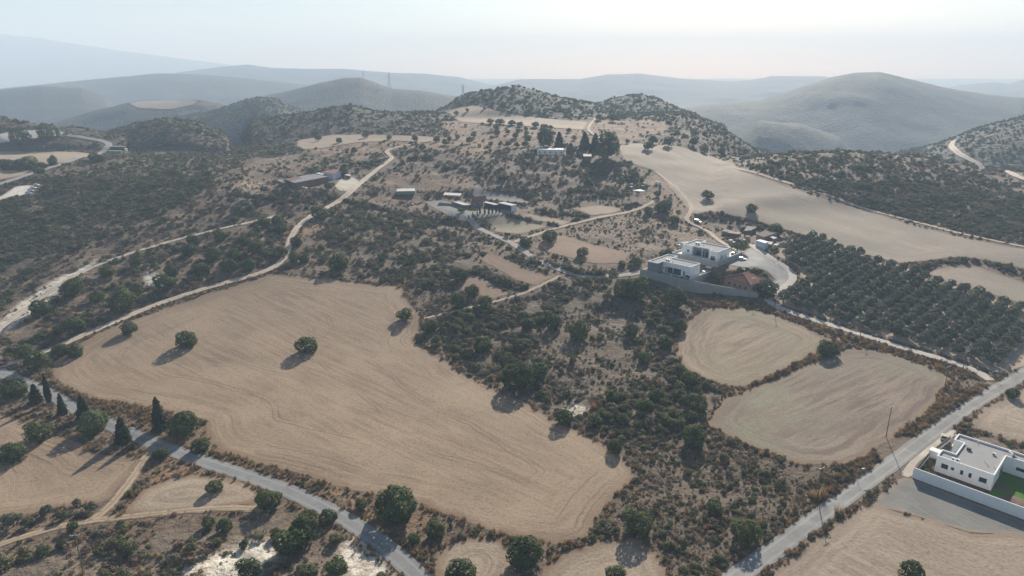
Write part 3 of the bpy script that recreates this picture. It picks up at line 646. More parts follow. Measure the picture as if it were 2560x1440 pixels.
def crown_mesh(name, mat, seed, kind='round', nl=1800, size=0.06, lobes=22, zlo=0.05, gap=0.0):
    rng = np.random.default_rng(seed)
    if kind == 'round':
        th = rng.uniform(0, 2 * math.pi, lobes); ph = np.arccos(rng.uniform(-0.55, 1, lobes)); r = rng.uniform(0.45, 0.82, lobes)
        rad = rng.uniform(0.13, 0.25, lobes)
        c = np.stack([np.sin(ph) * np.cos(th) * r * 0.46, np.sin(ph) * np.sin(th) * r * 0.46, np.cos(ph) * r * 0.5], 1)
        c = np.concatenate([c, [[0, 0, 0.02]]]); rad = np.r_[rad, 0.30]
        zc, zs = (1 + zlo) / 2, (1 - zlo)
        k = rng.choice(len(c), nl * 2, p=rad ** 2 / (rad ** 2).sum())
        d = rng.normal(0, 1, (nl * 2, 3)); d /= np.linalg.norm(d, axis=1)[:, None]
        P = c[k] + d * rad[k][:, None] * rng.uniform(0.82, 1.08, (nl * 2, 1))
        dist = np.linalg.norm(P[:, None, :] - c[None], axis=2) / rad[None]
        keep = (dist.min(1) > 0.72); P = P[keep][:nl]; d = d[keep][:nl]
        P = P * np.array([1, 1, 0.98 * zs]) + np.array([0, 0, zc]); P = P[:, :]
        P[:, 2] = np.maximum(P[:, 2], zlo * 0.5 + 0.01)
        Nn = d * 0.6 + (P - np.array([0, 0, zc * 0.8])) * 1.2
    elif kind == 'cone':      # layered conifer
        h = rng.power(1.6, nl); h = 1 - h * (1 - zlo); an = rng.uniform(0, 2 * math.pi, nl)
        lay = 0.72 + 0.28 * np.abs(np.sin(h * 26 + np.sin(an * 3) * 0.8))
        br = pnoise(h * 16.0, an * 1.9, seed) + 0.5 * pnoise(h * 31.0, an * 3.1, seed + 3)
        r = 0.5 * (1.03 - h) ** 0.62 * np.clip(0.66 + 0.85 * br, 0.18, 1.25) * rng.uniform(0.5, 1.0, nl) / (1.03 - zlo) ** 0.62
        h = h - 0.10 * r
        P = np.stack([r * np.cos(an), r * np.sin(an), h], 1); Nn = np.stack([np.cos(an), np.sin(an), 0.5 + 0 * an], 1)
    elif kind == 'spindle':   # cypress
        h = rng.uniform(zlo, 1, nl); an = rng.uniform(0, 2 * math.pi, nl)
        r = 0.5 * np.sin(np.clip((h - zlo) / (1 - zlo), 0, 1) ** 0.55 * math.pi) ** 0.7 * rng.uniform(0.72, 1.05, nl) * (0.85 + 0.15 * np.sin(an * 4 + h * 14))
        P = np.stack([r * np.cos(an), r * np.sin(an), h], 1); Nn = np.stack([np.cos(an), np.sin(an), 0.6 + 0 * an], 1)
    elif kind == 'tuft':      # dry grass
        an = rng.uniform(0, 2 * math.pi, nl); r = 0.42 * np.sqrt(rng.uniform(0, 1, nl)); lean = rng.uniform(0.0, 0.9, nl)
        b = np.stack([r * np.cos(an), r * np.sin(an), 0 * r], 1)
        tip = b + np.stack([np.cos(an) * lean * 0.35, np.sin(an) * lean * 0.35, rng.uniform(0.45, 1, nl)], 1) + rng.normal(0, 0.06, (nl, 3))
        sd = np.stack([-np.sin(an + 0.7), np.cos(an + 0.7), 0 * an], 1) * (size * rng.uniform(0.5, 1.2, nl))[:, None]
        V = np.stack([b - sd, b + sd, tip], 1).reshape(-1, 3)
        return grid_mesh(name, V, np.arange(3 * nl).reshape(nl, 3), mat, smooth=False)
    if gap: 
        g = fbm(P[:, 0] * 4 + 9, P[:, 2] * 4 + P[:, 1] * 3, 2, seed); k = g > -gap; P, Nn = P[k], Nn[k]
    V, F = leaves(rng, P, Nn, size)
    return grid_mesh(name, V, F, mat, smooth=False)
def tube(V, F, p, q, r0, r1, n=6):
    p = np.array(p, float); q = np.array(q, float); d = q - p; L = np.linalg.norm(d); d /= L
    a = np.cross(d, [0.3, 0.9, 0.2]); a /= np.linalg.norm(a); b = np.cross(d, a); o = len(V)
    for k in range(n):
        c, s = math.cos(2 * math.pi * k / n), math.sin(2 * math.pi * k / n)
        V.append(p + (a * c + b * s) * r0); V.append(q + (a * c + b * s) * r1)
    for k in range(n):
        j = (k + 1) % n; F.append((o + 2 * k, o + 2 * j, o + 2 * j + 1, o + 2 * k + 1))
def trunk_mesh(name, seed, h0=0.42, r=0.045, limbs=4, straight=False):
    rng = np.random.default_rng(seed); V, F = [], []
    if straight: tube(V, F, (0, 0, -0.06), (0, 0, 0.9), r, r * 0.25)
    else:
        tube(V, F, (0, 0, -0.08), (0.01, 0.01, h0 * 0.55), r * 1.25, r * 0.9)
        for k in range(limbs):
            an = 2 * math.pi * k / limbs + rng.uniform(-0.5, 0.5)
            m = (math.cos(an) * 0.13, math.sin(an) * 0.13, h0); tube(V, F, (0.01, 0.01, h0 * 0.5), m, r * 0.75, r * 0.5)
            tube(V, F, m, (math.cos(an) * 0.27, math.sin(an) * 0.27, h0 + rng.uniform(0.12, 0.3)), r * 0.5, r * 0.2)
    me = bpy.data.meshes.new(name); me.from_pydata([tuple(v) for v in V], [], F); me.materials.append(BARK); return me
TREES = {}
def tree_kind(kind, name, var, tk):
    TREES[kind] = (name, var, tk)
tree_kind('carob', 'carob_tree', [crown_mesh("carob_crown", LM['carob'], 100 + i, 'round', 2600, 0.055, 24, -0.22) for i in range(4)], trunk_mesh("carob_trunk", 1, 0.40, 0.04))
tree_kind('olive', 'olive_tree', [crown_mesh("olive_crown", LM['olive'], 120 + i, 'round', 1100, 0.085, 18, 0.02, 0.2) for i in range(5)], trunk_mesh("olive_trunk", 2, 0.42, 0.045))
tree_kind('far', 'round_tree', [crown_mesh("tree_crown", LM['lentisk'], 140 + i, 'round', 420, 0.12, 14, -0.02) for i in range(4)], trunk_mesh("tree_trunk", 3, 0.36, 0.05))
tree_kind('conifer', 'conifer_tree', [crown_mesh("conifer_crown", LM['conifer'], 160 + i, 'cone', 2400, 0.085, zlo=0.02) for i in range(3)], trunk_mesh("conifer_trunk", 4, straight=True, r=0.03))
tree_kind('cypress', 'cypress_tree', [crown_mesh("cypress_crown", LM['cypress'], 170 + i, 'spindle', 1300, 0.10, zlo=0.03) for i in range(2)], trunk_mesh("cypress_trunk", 5, straight=True, r=0.06))
tree_kind('pale', 'gum_tree', [crown_mesh("gum_crown", LM['pale'], 180 + i, 'round', 2200, 0.07, 30, -0.12, 0.3) for i in range(3)], trunk_mesh("gum_trunk", 6, 0.4, 0.035))
tree_kind('bright', 'garden_tree', [crown_mesh("garden_crown", LM['bright'], 190 + i, 'round', 900, 0.085, 16, 0.1) for i in range(2)], trunk_mesh("garden_trunk", 7, 0.4, 0.04))
tree_kind('bush', 'evergreen_bush', [crown_mesh("bush_foliage", LM['carob'], 200 + i, 'round', 1500, 0.065, 20, -0.12) for i in range(3)], None)
tree_kind('greybush', 'grey_bush', [crown_mesh("bush_foliage", LM['grey'], 210 + i, 'round', 1200, 0.065, 20, -0.12, 0.2) for i in range(2)], None)
TCOUNT = 0
BLOCK = []      # (x, y, r): kept clear of scattered scrub
def plant(kind, x, y, wdt, hgt, label, group=None, cat='tree', z=None):
    global TCOUNT
    name, var, tk = TREES[kind]
    z = terrain_z(x, y) if z is None else z
    TCOUNT += 1
    rot = (TCOUNT * 2.399) % 6.283; me = var[TCOUNT % len(var)]
    if tk is None:
        r = link(name, me, label=label, category='bush'); crown = r
        r.scale = (wdt, wdt, hgt)
    else:
        r = bpy.data.objects.new(name, None); COL.objects.link(r); r.empty_display_size = 0.5
        r["label"] = label; r["category"] = cat; r.scale = (wdt, wdt, hgt)
        link('trunk', tk, r); link('crown', me, r)
    r.location = (x, y, z - 0.05); r.rotation_euler = (0, 0, rot)
    if group: r["group"] = group
    BLOCK.append((x, y, wdt * 0.5))
    return r
def px_scale(p): return math.sqrt(0 + (p[1] * CP + (CAMH - p[2]) * SP) ** 2) / FPX     # metres per picture pixel at p
def plant_px(kind, u, v, wpx, label, group=None, ratio=0.74, hpx=None, cat='tree'):
    p = at1(u, v); m = px_scale(p); wd = wpx * m
    h = hpx * m * 1.08 if hpx else wd * ratio
    return plant(kind, p[0], p[1] + wd * 0.15, wd, h, label, group, cat)
def nth(n): return "%d%s" % (n, {1: 'st', 2: 'nd', 3: 'rd'}.get(n % 10 if n // 10 % 10 != 1 else 0, 'th'))
SOLO = [
 ('carob',320,835,40,"small round carob tree near the bend of the dirt track in the stubble field"),
 ('carob',465,868,54,"round carob tree in the stubble field, third from its far end beside the track"),
 ('carob',184,893,42,"small carob tree at the stubble field corner closest to the road junction"),
 ('carob',766,884,56,"lone round carob tree in the middle of the big stubble field"),
 ('carob',1014,803,42,"carob tree at the edge of the stubble field by the scrub"),
 ('carob',985,1302,108,"largest leafy tree with broad crown beside the curving asphalt road"),
 ('carob',672,1272,64,"round dark tree below the curving road beside the swirled dust field"),
 ('carob',817,1310,48,"dark egg-shaped tree right at the lower verge of the curving road"),
 ('carob',900,1274,34,"small tree on the upper verge beside the largest roadside tree"),
 ('carob',1035,1357,32,"slim green tree casting its shadow across the lower road bend"),
 ('carob',1088,1345,50,"round tree between the road bend and the stubble field corner"),
 ('carob',536,1232,42,"lone tree standing inside the swirled dust field"),
 ('carob',1318,1418,92,"big round tree between the two small ringed fields"),
 ('carob',1150,1462,78,"green tree cut by the picture's lower edge next to the asphalt road"),
 ('carob',1540,1452,52,"dark tree inside the ringed ploughed corner at the lower edge"),
 ('carob',2280,1450,62,"round tree on the bare lot at the lower edge"),
 ('carob',1592,1336,78,"dark spreading tree at the scrub edge above the ringed ploughed corner"),
 ('carob',1868,1352,74,"bushy green tree in the brown scrub near the straight road"),
 ('carob',2071,892,54,"round bush-like tree on the grassy strip between the two ringed fields"),
 ('carob',2535,996,34,"small round tree on the rough lot beyond the straight road"),
 ('carob',460,1090,78,"broad dark tree on the bank where the stubble field meets the road"),
 ('carob',498,1132,46,"tall dark tree beside the broad tree on the road bank"),
 ('carob',400,1148,40,"round tree at the lower verge by the straw track mouth"),
 ('carob',228,1082,72,"wide dark tree in the roadside row above the grove field"),
 ('carob',88,1104,62,"round dark tree standing on the grove field"),
 ('carob',26,1155,66,"dark tree cut by the edge of the picture on the grove field"),
 ('carob',30,992,64,"dense dark tree at the start of the roadside row"),
 ('carob',92,924,60,"wide low tree in the fork of the dirt track and the asphalt road"),
 ('conifer',397,1076,50,"tall pointed conifer on the bank above the asphalt road",None,80),
 ('conifer',155,1037,30,"thin ragged conifer in the roadside row",None,52),
 ('conifer',207,1048,44,"dark conifer leaning over the road next to the thin ragged one",None,58),
 ('conifer',305,1108,52,"broad dark conifer at the end of the roadside row",None,62),
 ('conifer',88,1008,40,"small sparse conifer behind the slender cypress",None,46),
 ('cypress',122,1008,17,"slender dark cypress standing alone at the road edge",None,70),
 ('carob',1313,616,34,"round tree beside the gravel lane below the farm sign"),
 ('carob',1376,606,42,"wide round tree on the edge of the reddish field"),
 ('carob',1457,642,30,"small round tree on the lower side of the reddish field"),
 ('carob',1880,531,28,"lone round tree in the long pale field"),
 ('carob',1660,532,46,"biggest round tree on the bare slope above the white villas"),
 ('carob',1620,536,26,"round tree left of the biggest tree on the bare slope"),
 ('carob',1685,562,28,"bare-trunked tree below the biggest tree on the bare slope"),
 ('olive',1770,500,32,"sparse broken tree standing in the long pale field"),
 ('olive',1645,492,22,"small umbrella-shaped tree by the water tanks"),
 ('carob',1940,590,42,"large tree behind the grey farm sheds"),
 ('carob',1860,580,20,"small tree beside the tin roofed sheds"),
 ('olive',1845,632,46,"leafy tree among the parked machines of the shed yard"),
 ('carob',1668,650,42,"dark tree on the slope beside the white villas"),
 ('carob',1590,664,30,"round tree at the bend of the gravel lane by the villa wall"),
 ('pale',1520,398,56,"tall wide gum tree on the plateau edge beside the long field",None,62),
 ('pale',1362,370,42,"tall tree behind the lone plateau house",None,44),
 ('conifer',1398,371,34,"dark conifer clump behind the plateau house",None,36),
 ('conifer',1462,376,40,"dark conifers left of the wide gum tree",None,40),
 ('conifer',1488,380,36,"dark pointed conifers touching the wide gum tree",None,42),
 ('pale',1426,388,24,"round pale tree right of the plateau house",None,26),
 ('carob',180,742,58,"round bush-like tree above the chalk bank of the upper track"),
 ('carob',95,790,52,"round dark tree just below the chalky upper track"),
 ('carob',180,838,56,"dark tree close above the pale dirt track"),
 ('carob',300,780,72,"large dark tree clump on the slope between both tracks"),
 ('carob',410,728,58,"dark tree clump beside the chalk outcrop"),
 ('carob',60,896,48,"dark tree beside the dirt track near the picture edge"),
 ('carob',50,368,46,"big dark tree in front of the chalk yard with trucks",None,40),
 ('carob',115,350,42,"big dark tree at the middle of the chalk yard",None,36),
 ('carob',60,424,60,"dense dark tree in the thicket of the valley field",None,30),
 ('carob',12,424,50,"dense tree at the picture edge of the valley field thicket",None,24),
 ('carob',103,424,24,"round tree at the near end of the valley field thicket"),
 ('carob',131,414,22,"lone tree on the valley field edge",None,24),
 ('carob',240,408,38,"round tree above the valley road",None,24),
 ('olive',95,440,30,"small tree by the bend of the valley road"),
 ('carob',858,440,22,"dark tree behind the blue-white barn annex",None,20),
]
for row in SOLO:
    kind, u, v, wp, lab = row[:5]; hp = row[6] if len(row) > 6 else None
    plant_px(kind, u, v, wp, lab, hpx=hp)
GROUPS = [
 ('far', "small round tree dotted over the upland field", "trees dotted over the upland", 0.9,
  [(1140,289,13),(1168,280,10),(1211,274,9),(1184,343,18),(1091,356,19),(1112,364,17),(1124,354,14),(1144,349,14),(1174,359,19),(1154,369,13),(1240,327,15),(1243,340,20),(1270,336,12),(1288,346,18),(1295,334,14),(1315,327,12),(1316,340,14),(1318,355,22),(1227,366,14),(1251,366,14),(1270,368,17),(1293,368,15),(1312,366,16),(1383,341,13),(1422,331,14),(1436,351,14),(912,346,17),(796,353,20),(754,348,12),(847,358,16),(885,386,18),(867,386,10),(1013,376,14),(973,349,14),(1037,354,18),(1057,376,18),(1480,289,12),(1498,301,18),(1533,305,22),(1529,287,15),(1447,299,8),(1568,359,13),(1633,361,24),(1621,375,24),(1671,366,24),(1736,366,24),(1761,383,20),(1804,388,20),(1864,390,20)]),
 ('far', "dark bush in the long hedge across the upland field", "hedge bushes on the upland", 0.6,
  [(1225,310,22),(1250,311,24),(1280,314,22),(1300,317,20),(1340,319,24),(1360,321,20),(1376,323,16)]),
 ('far', "dark bush in the clipped hedge behind the long barn", "hedge bushes behind the barn", 0.55,
  [(880,415,18),(897,414,22),(915,414,22),(932,412,22),(948,410,22)]),
 ('far', "small tree on the plateau edge above the mound", "trees on the plateau edge", 0.85,
  [(1517,422,16),(1550,422,22),(1580,440,20),(1588,447,24),(1540,445,16),(1498,432,14),(1437,424,14),(1455,417,14)]),
 ('olive', "olive tree in the small grove below the long barn", "olive trees below the barn", 0.85,
  [(660,482,20),(690,486,20),(620,504,24),(655,508,26),(680,503,20),(722,488,22),(612,523,25),(577,513,20),(640,518,22),(592,538,30),(627,528,24),(700,494,18),(745,492,18),(820,474,20),(735,500,18)]),
 ('cypress', "small dark cypress in the row before the long white-roofed shed", "cypress row at the farm yard", 1.0,
  [(1200,534,5),(1212,535,5),(1222,536,5),(1231,535,4.5),(1240,534,4),(1249,533,4)]),
 ('cypress', "little cypress beside the farm gate", "cypresses at the farm gate", 1.0,
  [(1123,548,3.5),(1129,548,3.5),(1136,550,4),(1172,548,4),(1182,541,3),(1193,538,3)]),
 ('bright', "small round garden tree along the farm lane", "garden trees along the farm lane", 0.9,
  [(1192,553,10),(1204,557,10),(1183,546,11),(1226,567,9),(1214,559,6),(1237,573,5),(1150,533,14),(1160,530,10)]),
 ('carob', "dark evergreen tree among the scrub between the big fields", "trees in the central scrub", 0.8,
  [(1205,882,48),(1384,822,42),(1340,955,66),(1295,975,80),(1408,1062,48),(1540,1132,42),(1447,848,56),(1560,742,52),(1592,745,66),(1690,768,62),(1740,1032,58),(1735,1112,62),(1612,1038,48),(1722,962,42),(1075,832,42),(1150,702,38),(845,676,50),(1640,1000,40),(1530,1010,42),(1665,870,40),(1580,840,38),(1700,830,36),(1320,830,36),(1145,770,44),(1215,770,38),(1180,740,36),(1610,905,34)]),
 ('carob', "dark rounded bush-tree on the slope along the dirt track", "trees along the dirt track slope", 0.72,
  [(735,655,36),(700,643,36),(760,657,26),(800,548,42),(740,615,32),(640,640,42),(585,655,40),(500,690,46),(530,650,44),(470,640,40),(610,615,34),(550,600,36),(480,612,36),(430,690,38),(340,735,36),(265,690,38),(340,665,30),(700,585,32),(660,570,34),(690,560,28),(240,755,40),(150,890,40),(575,680,42),(620,675,38)]),
 ('bush', "round dark bush on the bank below the curving road", "bushes below the curving road", 0.8,
  [(720,1385,86),(760,1350,80),(560,1332,44),(620,1446,60),(840,1442,64),(650,1240,14),(180,1330,30),(520,1320,36),(780,1300,30),(690,1345,30),(610,1370,26)]),
 ('olive', "young tree beside the straw track across the grove field", "young trees by the straw track", 0.9,
  [(30,1320,44),(115,1290,32),(155,1300,26),(190,1265,20),(225,1280,28)]),
]
HP = {"small dark cypress in the row before the long white-roofed shed": 16, "little cypress beside the farm gate": 11}
for kind, lab, grp, ratio, pts in GROUPS:
    for k_, (u, v, wp) in enumerate(sorted(pts)): plant_px(kind, u, v, wp, lab + ", " + nth(k_ + 1) + " from left", grp, ratio, HP.get(lab), cat='bush' if 'bush' in lab and kind == 'far' else 'tree')
# ---- olive orchard in rows
op = YPOLY['orchard_ground']
o0, o1 = at1(2430, 905)[:2], at1(1990, 775)[:2]
du = (o1 - o0) / np.hypot(*(o1 - o0)); dv = np.array([du[1], -du[0]]); dv = dv if dv[1] > 0 else -dv
cand = []
for i in range(-30, 60):
    for j in range(0, 40):
        q = o0 + du * (i * 6.3) + dv * (j * 7.2 + 4.0) + RNG.normal(0, 0.3, 2)
        cand.append((q[0], q[1], i, j))
cand = np.array(cand); sd = poly_sd(cand[:, :2], op); cand = cand[sd > 1.6]
cand = cand[(cand[:, 0] / cand[:, 1] < 0.80)]
rows_ = {j: k for k, j in enumerate(sorted(set(cand[:, 3])))}; oname = {}
for j in rows_:
    for k, i in enumerate(sorted(cand[cand[:, 3] == j][:, 2])): oname[(i, j)] = "olive tree, %s orchard row from the concrete road, %s from the road junction end" % (nth(rows_[j] + 1), nth(k + 1))
cand = cand[np.argsort(np.hypot(cand[:, 0], cand[:, 1]))]
print("orchard trees", len(cand))
ORCH_REST = cand[300:, :2]
for q in cand[:300]:
    s_ = RNG.uniform(5.0, 6.3)
    plant('olive', q[0], q[1], s_, s_ * RNG.uniform(0.78, 0.95), oname[(q[2], q[3])], "olive trees of the orchard")
# ------------------------------------------------------------------ scattered scrub
PROTO = bpy.data.collections.new("scrub_kinds")
def proto(name, me):
    o = bpy.data.objects.new(name, me); PROTO.objects.link(o); return o
KINDS = []
for i in range(3): KINDS.append(proto("a%02d_lentisk" % i, crown_mesh("shrub", LM['lentisk'], 300 + i, 'round', 260, 0.13, 14, -0.25)))
for i in range(3): KINDS.append(proto("b%02d_grey" % i, crown_mesh("shrub", LM['grey'], 310 + i, 'round', 200, 0.14, 12, -0.25, 0.2)))
for i in range(2): KINDS.append(proto("c%02d_brown" % i, crown_mesh("shrub", LM['brown'], 320 + i, 'round', 180, 0.14, 12, -0.25, 0.2)))
for i in range(2): KINDS.append(proto("d%02d_tuft" % i, crown_mesh("tuft", LM['grass'], 330 + i, 'tuft', 70, 0.05)))
for i in range(2): KINDS.append(proto("e%02d_far" % i, crown_mesh("shrub", LM['lentisk'], 340 + i, 'round', 70, 0.26, 9, -0.25)))
KINDS.append(proto("f00_olive", TREES['olive'][1][0]))
def scatter_group():
    g = bpy.data.node_groups.new("scatter", 'GeometryNodeTree')
    g.interface.new_socket("Geometry", in_out='INPUT', socket_type='NodeSocketGeometry')
    g.interface.new_socket("Geometry", in_out='OUTPUT', socket_type='NodeSocketGeometry')
    gi = g.nodes.new("NodeGroupInput"); go = g.nodes.new("NodeGroupOutput")
    ci = g.nodes.new("GeometryNodeCollectionInfo"); ci.inputs[0].default_value = PROTO
    ci.inputs["Separate Children"].default_value = True; ci.inputs["Reset Children"].default_value = True
    ip = g.nodes.new("GeometryNodeInstanceOnPoints"); ip.inputs["Pick Instance"].default_value = True
    def named(n, tp):
        a = g.nodes.new("GeometryNodeInputNamedAttribute"); a.data_type = tp; a.inputs[0].default_value = n; return a.outputs[0]
    g.links.new(gi.outputs[0], ip.inputs["Points"]); g.links.new(ci.outputs[0], ip.inputs["Instance"])
    g.links.new(named("kind_index", 'INT'), ip.inputs["Instance Index"])
    g.links.new(named("turn", 'FLOAT_VECTOR'), ip.inputs["Rotation"]); g.links.new(named("size", 'FLOAT_VECTOR'), ip.inputs["Scale"])
    g.links.new(ip.outputs[0], go.inputs[0]); return g
SG = scatter_group()
def scatter(name, P, kind, size, label):
    me = bpy.data.meshes.new(name); n = len(P)
    me.vertices.add(n); me.vertices.foreach_set("co", np.asarray(P, np.float32).ravel())
    a = me.attributes.new("kind_index", 'INT', 'POINT'); a.data.foreach_set("value", np.asarray(kind, np.int32))
    a = me.attributes.new("size", 'FLOAT_VECTOR', 'POINT'); a.data.foreach_set("vector", np.asarray(size, np.float32).ravel())
    rot = np.zeros((n, 3), np.float32); rot[:, 2] = RNG.uniform(0, 6.283, n)
    a = me.attributes.new("turn", 'FLOAT_VECTOR', 'POINT'); a.data.foreach_set("vector", rot.ravel())
    o = link(name, me, kind="stuff", label=label); md = o.modifiers.new("scatter", 'NODES'); md.node_group = SG
    return o
def keep_clear(P):
    k = np.ones(len(P), bool)
    for (x, y, r) in BLOCK:
        m = (np.abs(P[:, 0] - x) < r * 1.1) & (np.abs(P[:, 1] - y) < r * 1.1); k &= ~m
    return k
# ------------------------------------------------------------------ buildings, vehicles, poles
def paint(name, c, rough=0.7, dirt=0.25, sc=0.7, metal=0.0, streak=False):
    t = NT(name); p = t.pos(); n = t.noise(p, sc, 5, 0.65); n2 = t.noise(t.mapping(p, (2.0, 2.0, 0.25)), 1.0, 4, 0.6)
    k = t.mix(t.ramp(n, 0.42, 0.75, 0, dirt), c, tuple(x * 0.62 for x in c))
    k = t.mix(t.ramp(n2, 0.48, 0.75, 0, dirt), k, tuple(c[i] * (0.78, 0.72, 0.64)[i] for i in range(3)))
    t.color(k); t.bsdf.inputs["Roughness"].default_value = rough; t.bsdf.inputs["Metallic"].default_value = metal
    if rough > 0.65: t.bsdf.inputs["Specular IOR Level"].default_value = 0.05
    return t.m
def tinroof(name, c, c2, per=0.9, ang=0):
    t = NT(name); p = t.pos(); n = t.noise(p, 0.5, 5, 0.65)
    s = t.noise(t.mapping(p, (1 / per, 0.05, 0), math.radians(ang)), 1.0, 2, 0.5)
    t.color(t.mix(t.ramp(n, 0.4, 0.7), t.mix(t.ramp(s, 0.4, 0.6), c, tuple(x * 0.8 for x in c)), c2)); t.bsdf.inputs["Roughness"].default_value = 0.9; t.bsdf.inputs["Specular IOR Level"].default_value = 0.03
    t.bump(s, 0.4, 0.08); return t.m
M = {
 'white': paint("white_render", (0.78, 0.78, 0.76), 0.8, 0.12), 'white2': paint("weathered_white", (0.66, 0.66, 0.64), 0.8, 0.3),
 'grey': paint("grey_render", (0.19, 0.20, 0.215), 0.8, 0.2), 'deck': paint("roof_screed", (0.30, 0.30, 0.298), 0.9, 0.22, 0.4),
 'conc': paint("wall_concrete", (0.32, 0.315, 0.30), 0.9, 0.4, 0.3), 'dark': paint("dark_metal", (0.045, 0.047, 0.05), 0.5, 0.2),
 'tile': tinroof("roof_tiles", (0.225, 0.122, 0.095), (0.175, 0.098, 0.078), 0.5, 35), 'brick': paint("brown_render", (0.34, 0.235, 0.175), 0.9, 0.3),
 'browntin': tinroof("rusty_tin", (0.19, 0.16, 0.145), (0.145, 0.118, 0.105), 0.8, 40), 'greytin': tinroof("grey_tin", (0.25, 0.255, 0.26), (0.20, 0.20, 0.20), 0.9, 40),
 'redtin': tinroof("red_tin", (0.22, 0.13, 0.118), (0.18, 0.115, 0.105), 0.9, 40), 'whitetin': tinroof("white_tin", (0.54, 0.54, 0.52), (0.45, 0.44, 0.42), 0.9, 40),
 'pinktin': tinroof("faded_tin", (0.36, 0.295, 0.265), (0.28, 0.23, 0.205), 0.9, 40), 'bluewall': paint("blue_white_sheet", (0.50, 0.57, 0.66), 0.7, 0.2),
 'yellow': paint("ochre_sheet", (0.50, 0.40, 0.215), 0.8, 0.3), 'wood': paint("old_wood", (0.17, 0.125, 0.09), 0.9, 0.4, 2.0),
 'soil': paint("garden_soil", (0.115, 0.065, 0.045), 0.95, 0.4, 1.5), 'pav': paint("pale_paving", (0.62, 0.61, 0.575), 0.85, 0.2),
 'lawn': paint("lawn_turf", (0.075, 0.155, 0.028), 0.9, 0.3, 3.0), 'green': paint("green_sheet", (0.17, 0.25, 0.165), 0.7, 0.3),
 'carwhite': paint("white_car_paint", (0.72, 0.72, 0.72), 0.3, 0.08), 'cargold': paint("beige_car_paint", (0.42, 0.37, 0.29), 0.35, 0.1, metal=0.3),
 'carsilver': paint("silver_car_paint", (0.52, 0.53, 0.55), 0.35, 0.1, metal=0.3), 'carblack': paint("black_car_paint", (0.02, 0.02, 0.022), 0.3, 0.1), 'carred': paint("red_car_paint", (0.20, 0.02, 0.022), 0.35, 0.1),
 'tyre': paint("rubber", (0.02, 0.02, 0.02), 0.9, 0.1), 'steel': paint("galvanised_steel", (0.42, 0.43, 0.44), 0.5, 0.2), 'lampw': paint("lamp_housing", (0.75, 0.75, 0.74), 0.5, 0.1),
 'orange': paint("orange_enamel", (0.45, 0.20, 0.10), 0.6, 0.3), 'sign': paint("sign_board", (0.06, 0.062, 0.066), 0.7, 0.3), 'flower': paint("pink_flowers", (0.13, 0.075, 0.085), 0.9, 0.4, 4.0),
}
gl = NT("window_glass"); gl.color((0.028, 0.036, 0.045)); gl.bsdf.inputs["Roughness"].default_value = 0.12; gl.bsdf.inputs["Specular IOR Level"].default_value = 0.6; M['glass'] = gl.m
wt = NT("pool_water"); wt.color((0.10, 0.30, 0.36)); wt.bsdf.inputs["Roughness"].default_value = 0.05; wt.bsdf.inputs["Specular IOR Level"].default_value = 0.6; M['water'] = wt.m
class MB:
    def __init__(self): self.v = []; self.f = []
    def quad(self, *p):
        o = len(self.v); self.v += [tuple(map(float, q)) for q in p]; self.f.append(tuple(range(o, o + len(p)))); return self
    def prism(self, poly, z0, z1, cap=True):
        """closed outline (counter-clockwise) between two levels; levels may be lists"""
        n = len(poly); o = len(self.v)
        za = z0 if isinstance(z0, (list, tuple)) else [z0] * n; zb = z1 if isinstance(z1, (list, tuple)) else [z1] * n
        self.v += [(float(q[0]), float(q[1]), float(a)) for q, a in zip(poly, za)] + [(float(q[0]), float(q[1]), float(b)) for q, b in zip(poly, zb)]
        for i in range(n): j = (i + 1) % n; self.f.append((o + i, o + j, o + n + j, o + n + i))
        if cap: self.f.append(tuple(o + n + i for i in range(n))); self.f.append(tuple(o + n - 1 - i for i in range(n)))
        return self
    def box(self, x0, y0, z0, x1, y1, z1): return self.prism([(x0, y0), (x1, y0), (x1, y1), (x0, y1)], z0, z1)
    def cyl(self, p, q, r, n=10, r1=None):
        V, F = [], []; tube(V, F, p, q, r, r if r1 is None else r1, n); o = len(self.v)
        self.v += [tuple(map(float, a)) for a in V]; self.f += [tuple(o + i for i in f) for f in F]
        self.f.append(tuple(o + 2 * i for i in range(n))[::-1]); self.f.append(tuple(o + 2 * i + 1 for i in range(n))); return self
    def build(self, name, mat, parent=None, bevel=0.0, **props):
        me = bpy.data.meshes.new(name); me.from_pydata(self.v, [], self.f)
        bm = bmesh.new(); bm.from_mesh(me); bmesh.ops.recalc_face_normals(bm, faces=bm.faces); bm.to_mesh(me); bm.free()
        me.materials.append(mat); o = link(name, me, parent, **props)
        return o
def thing(name, label, cat, loc=(0, 0, 0), rz=0.0, group=None):
    o = bpy.data.objects.new(name, None); COL.objects.link(o); o.location = loc; o.rotation_euler = (0, 0, rz)
    o["label"] = label; o["category"] = cat
    if group: o["group"] = group
    return o
def inset(poly, d):
    n = len(poly); out = []
    for i in range(n):
        p0, p1, p2 = np.array(poly[i - 1], float), np.array(poly[i], float), np.array(poly[(i + 1) % n], float)
        a = (p1 - p0) / np.linalg.norm(p1 - p0); b = (p2 - p1) / np.linalg.norm(p2 - p1)
        na = np.array([-a[1], a[0]]); nb = np.array([-b[1], b[0]]); k = 1 + float(na @ nb)
        out.append(tuple(p1 + (na + nb) / max(k, 0.2) * d))
    return out
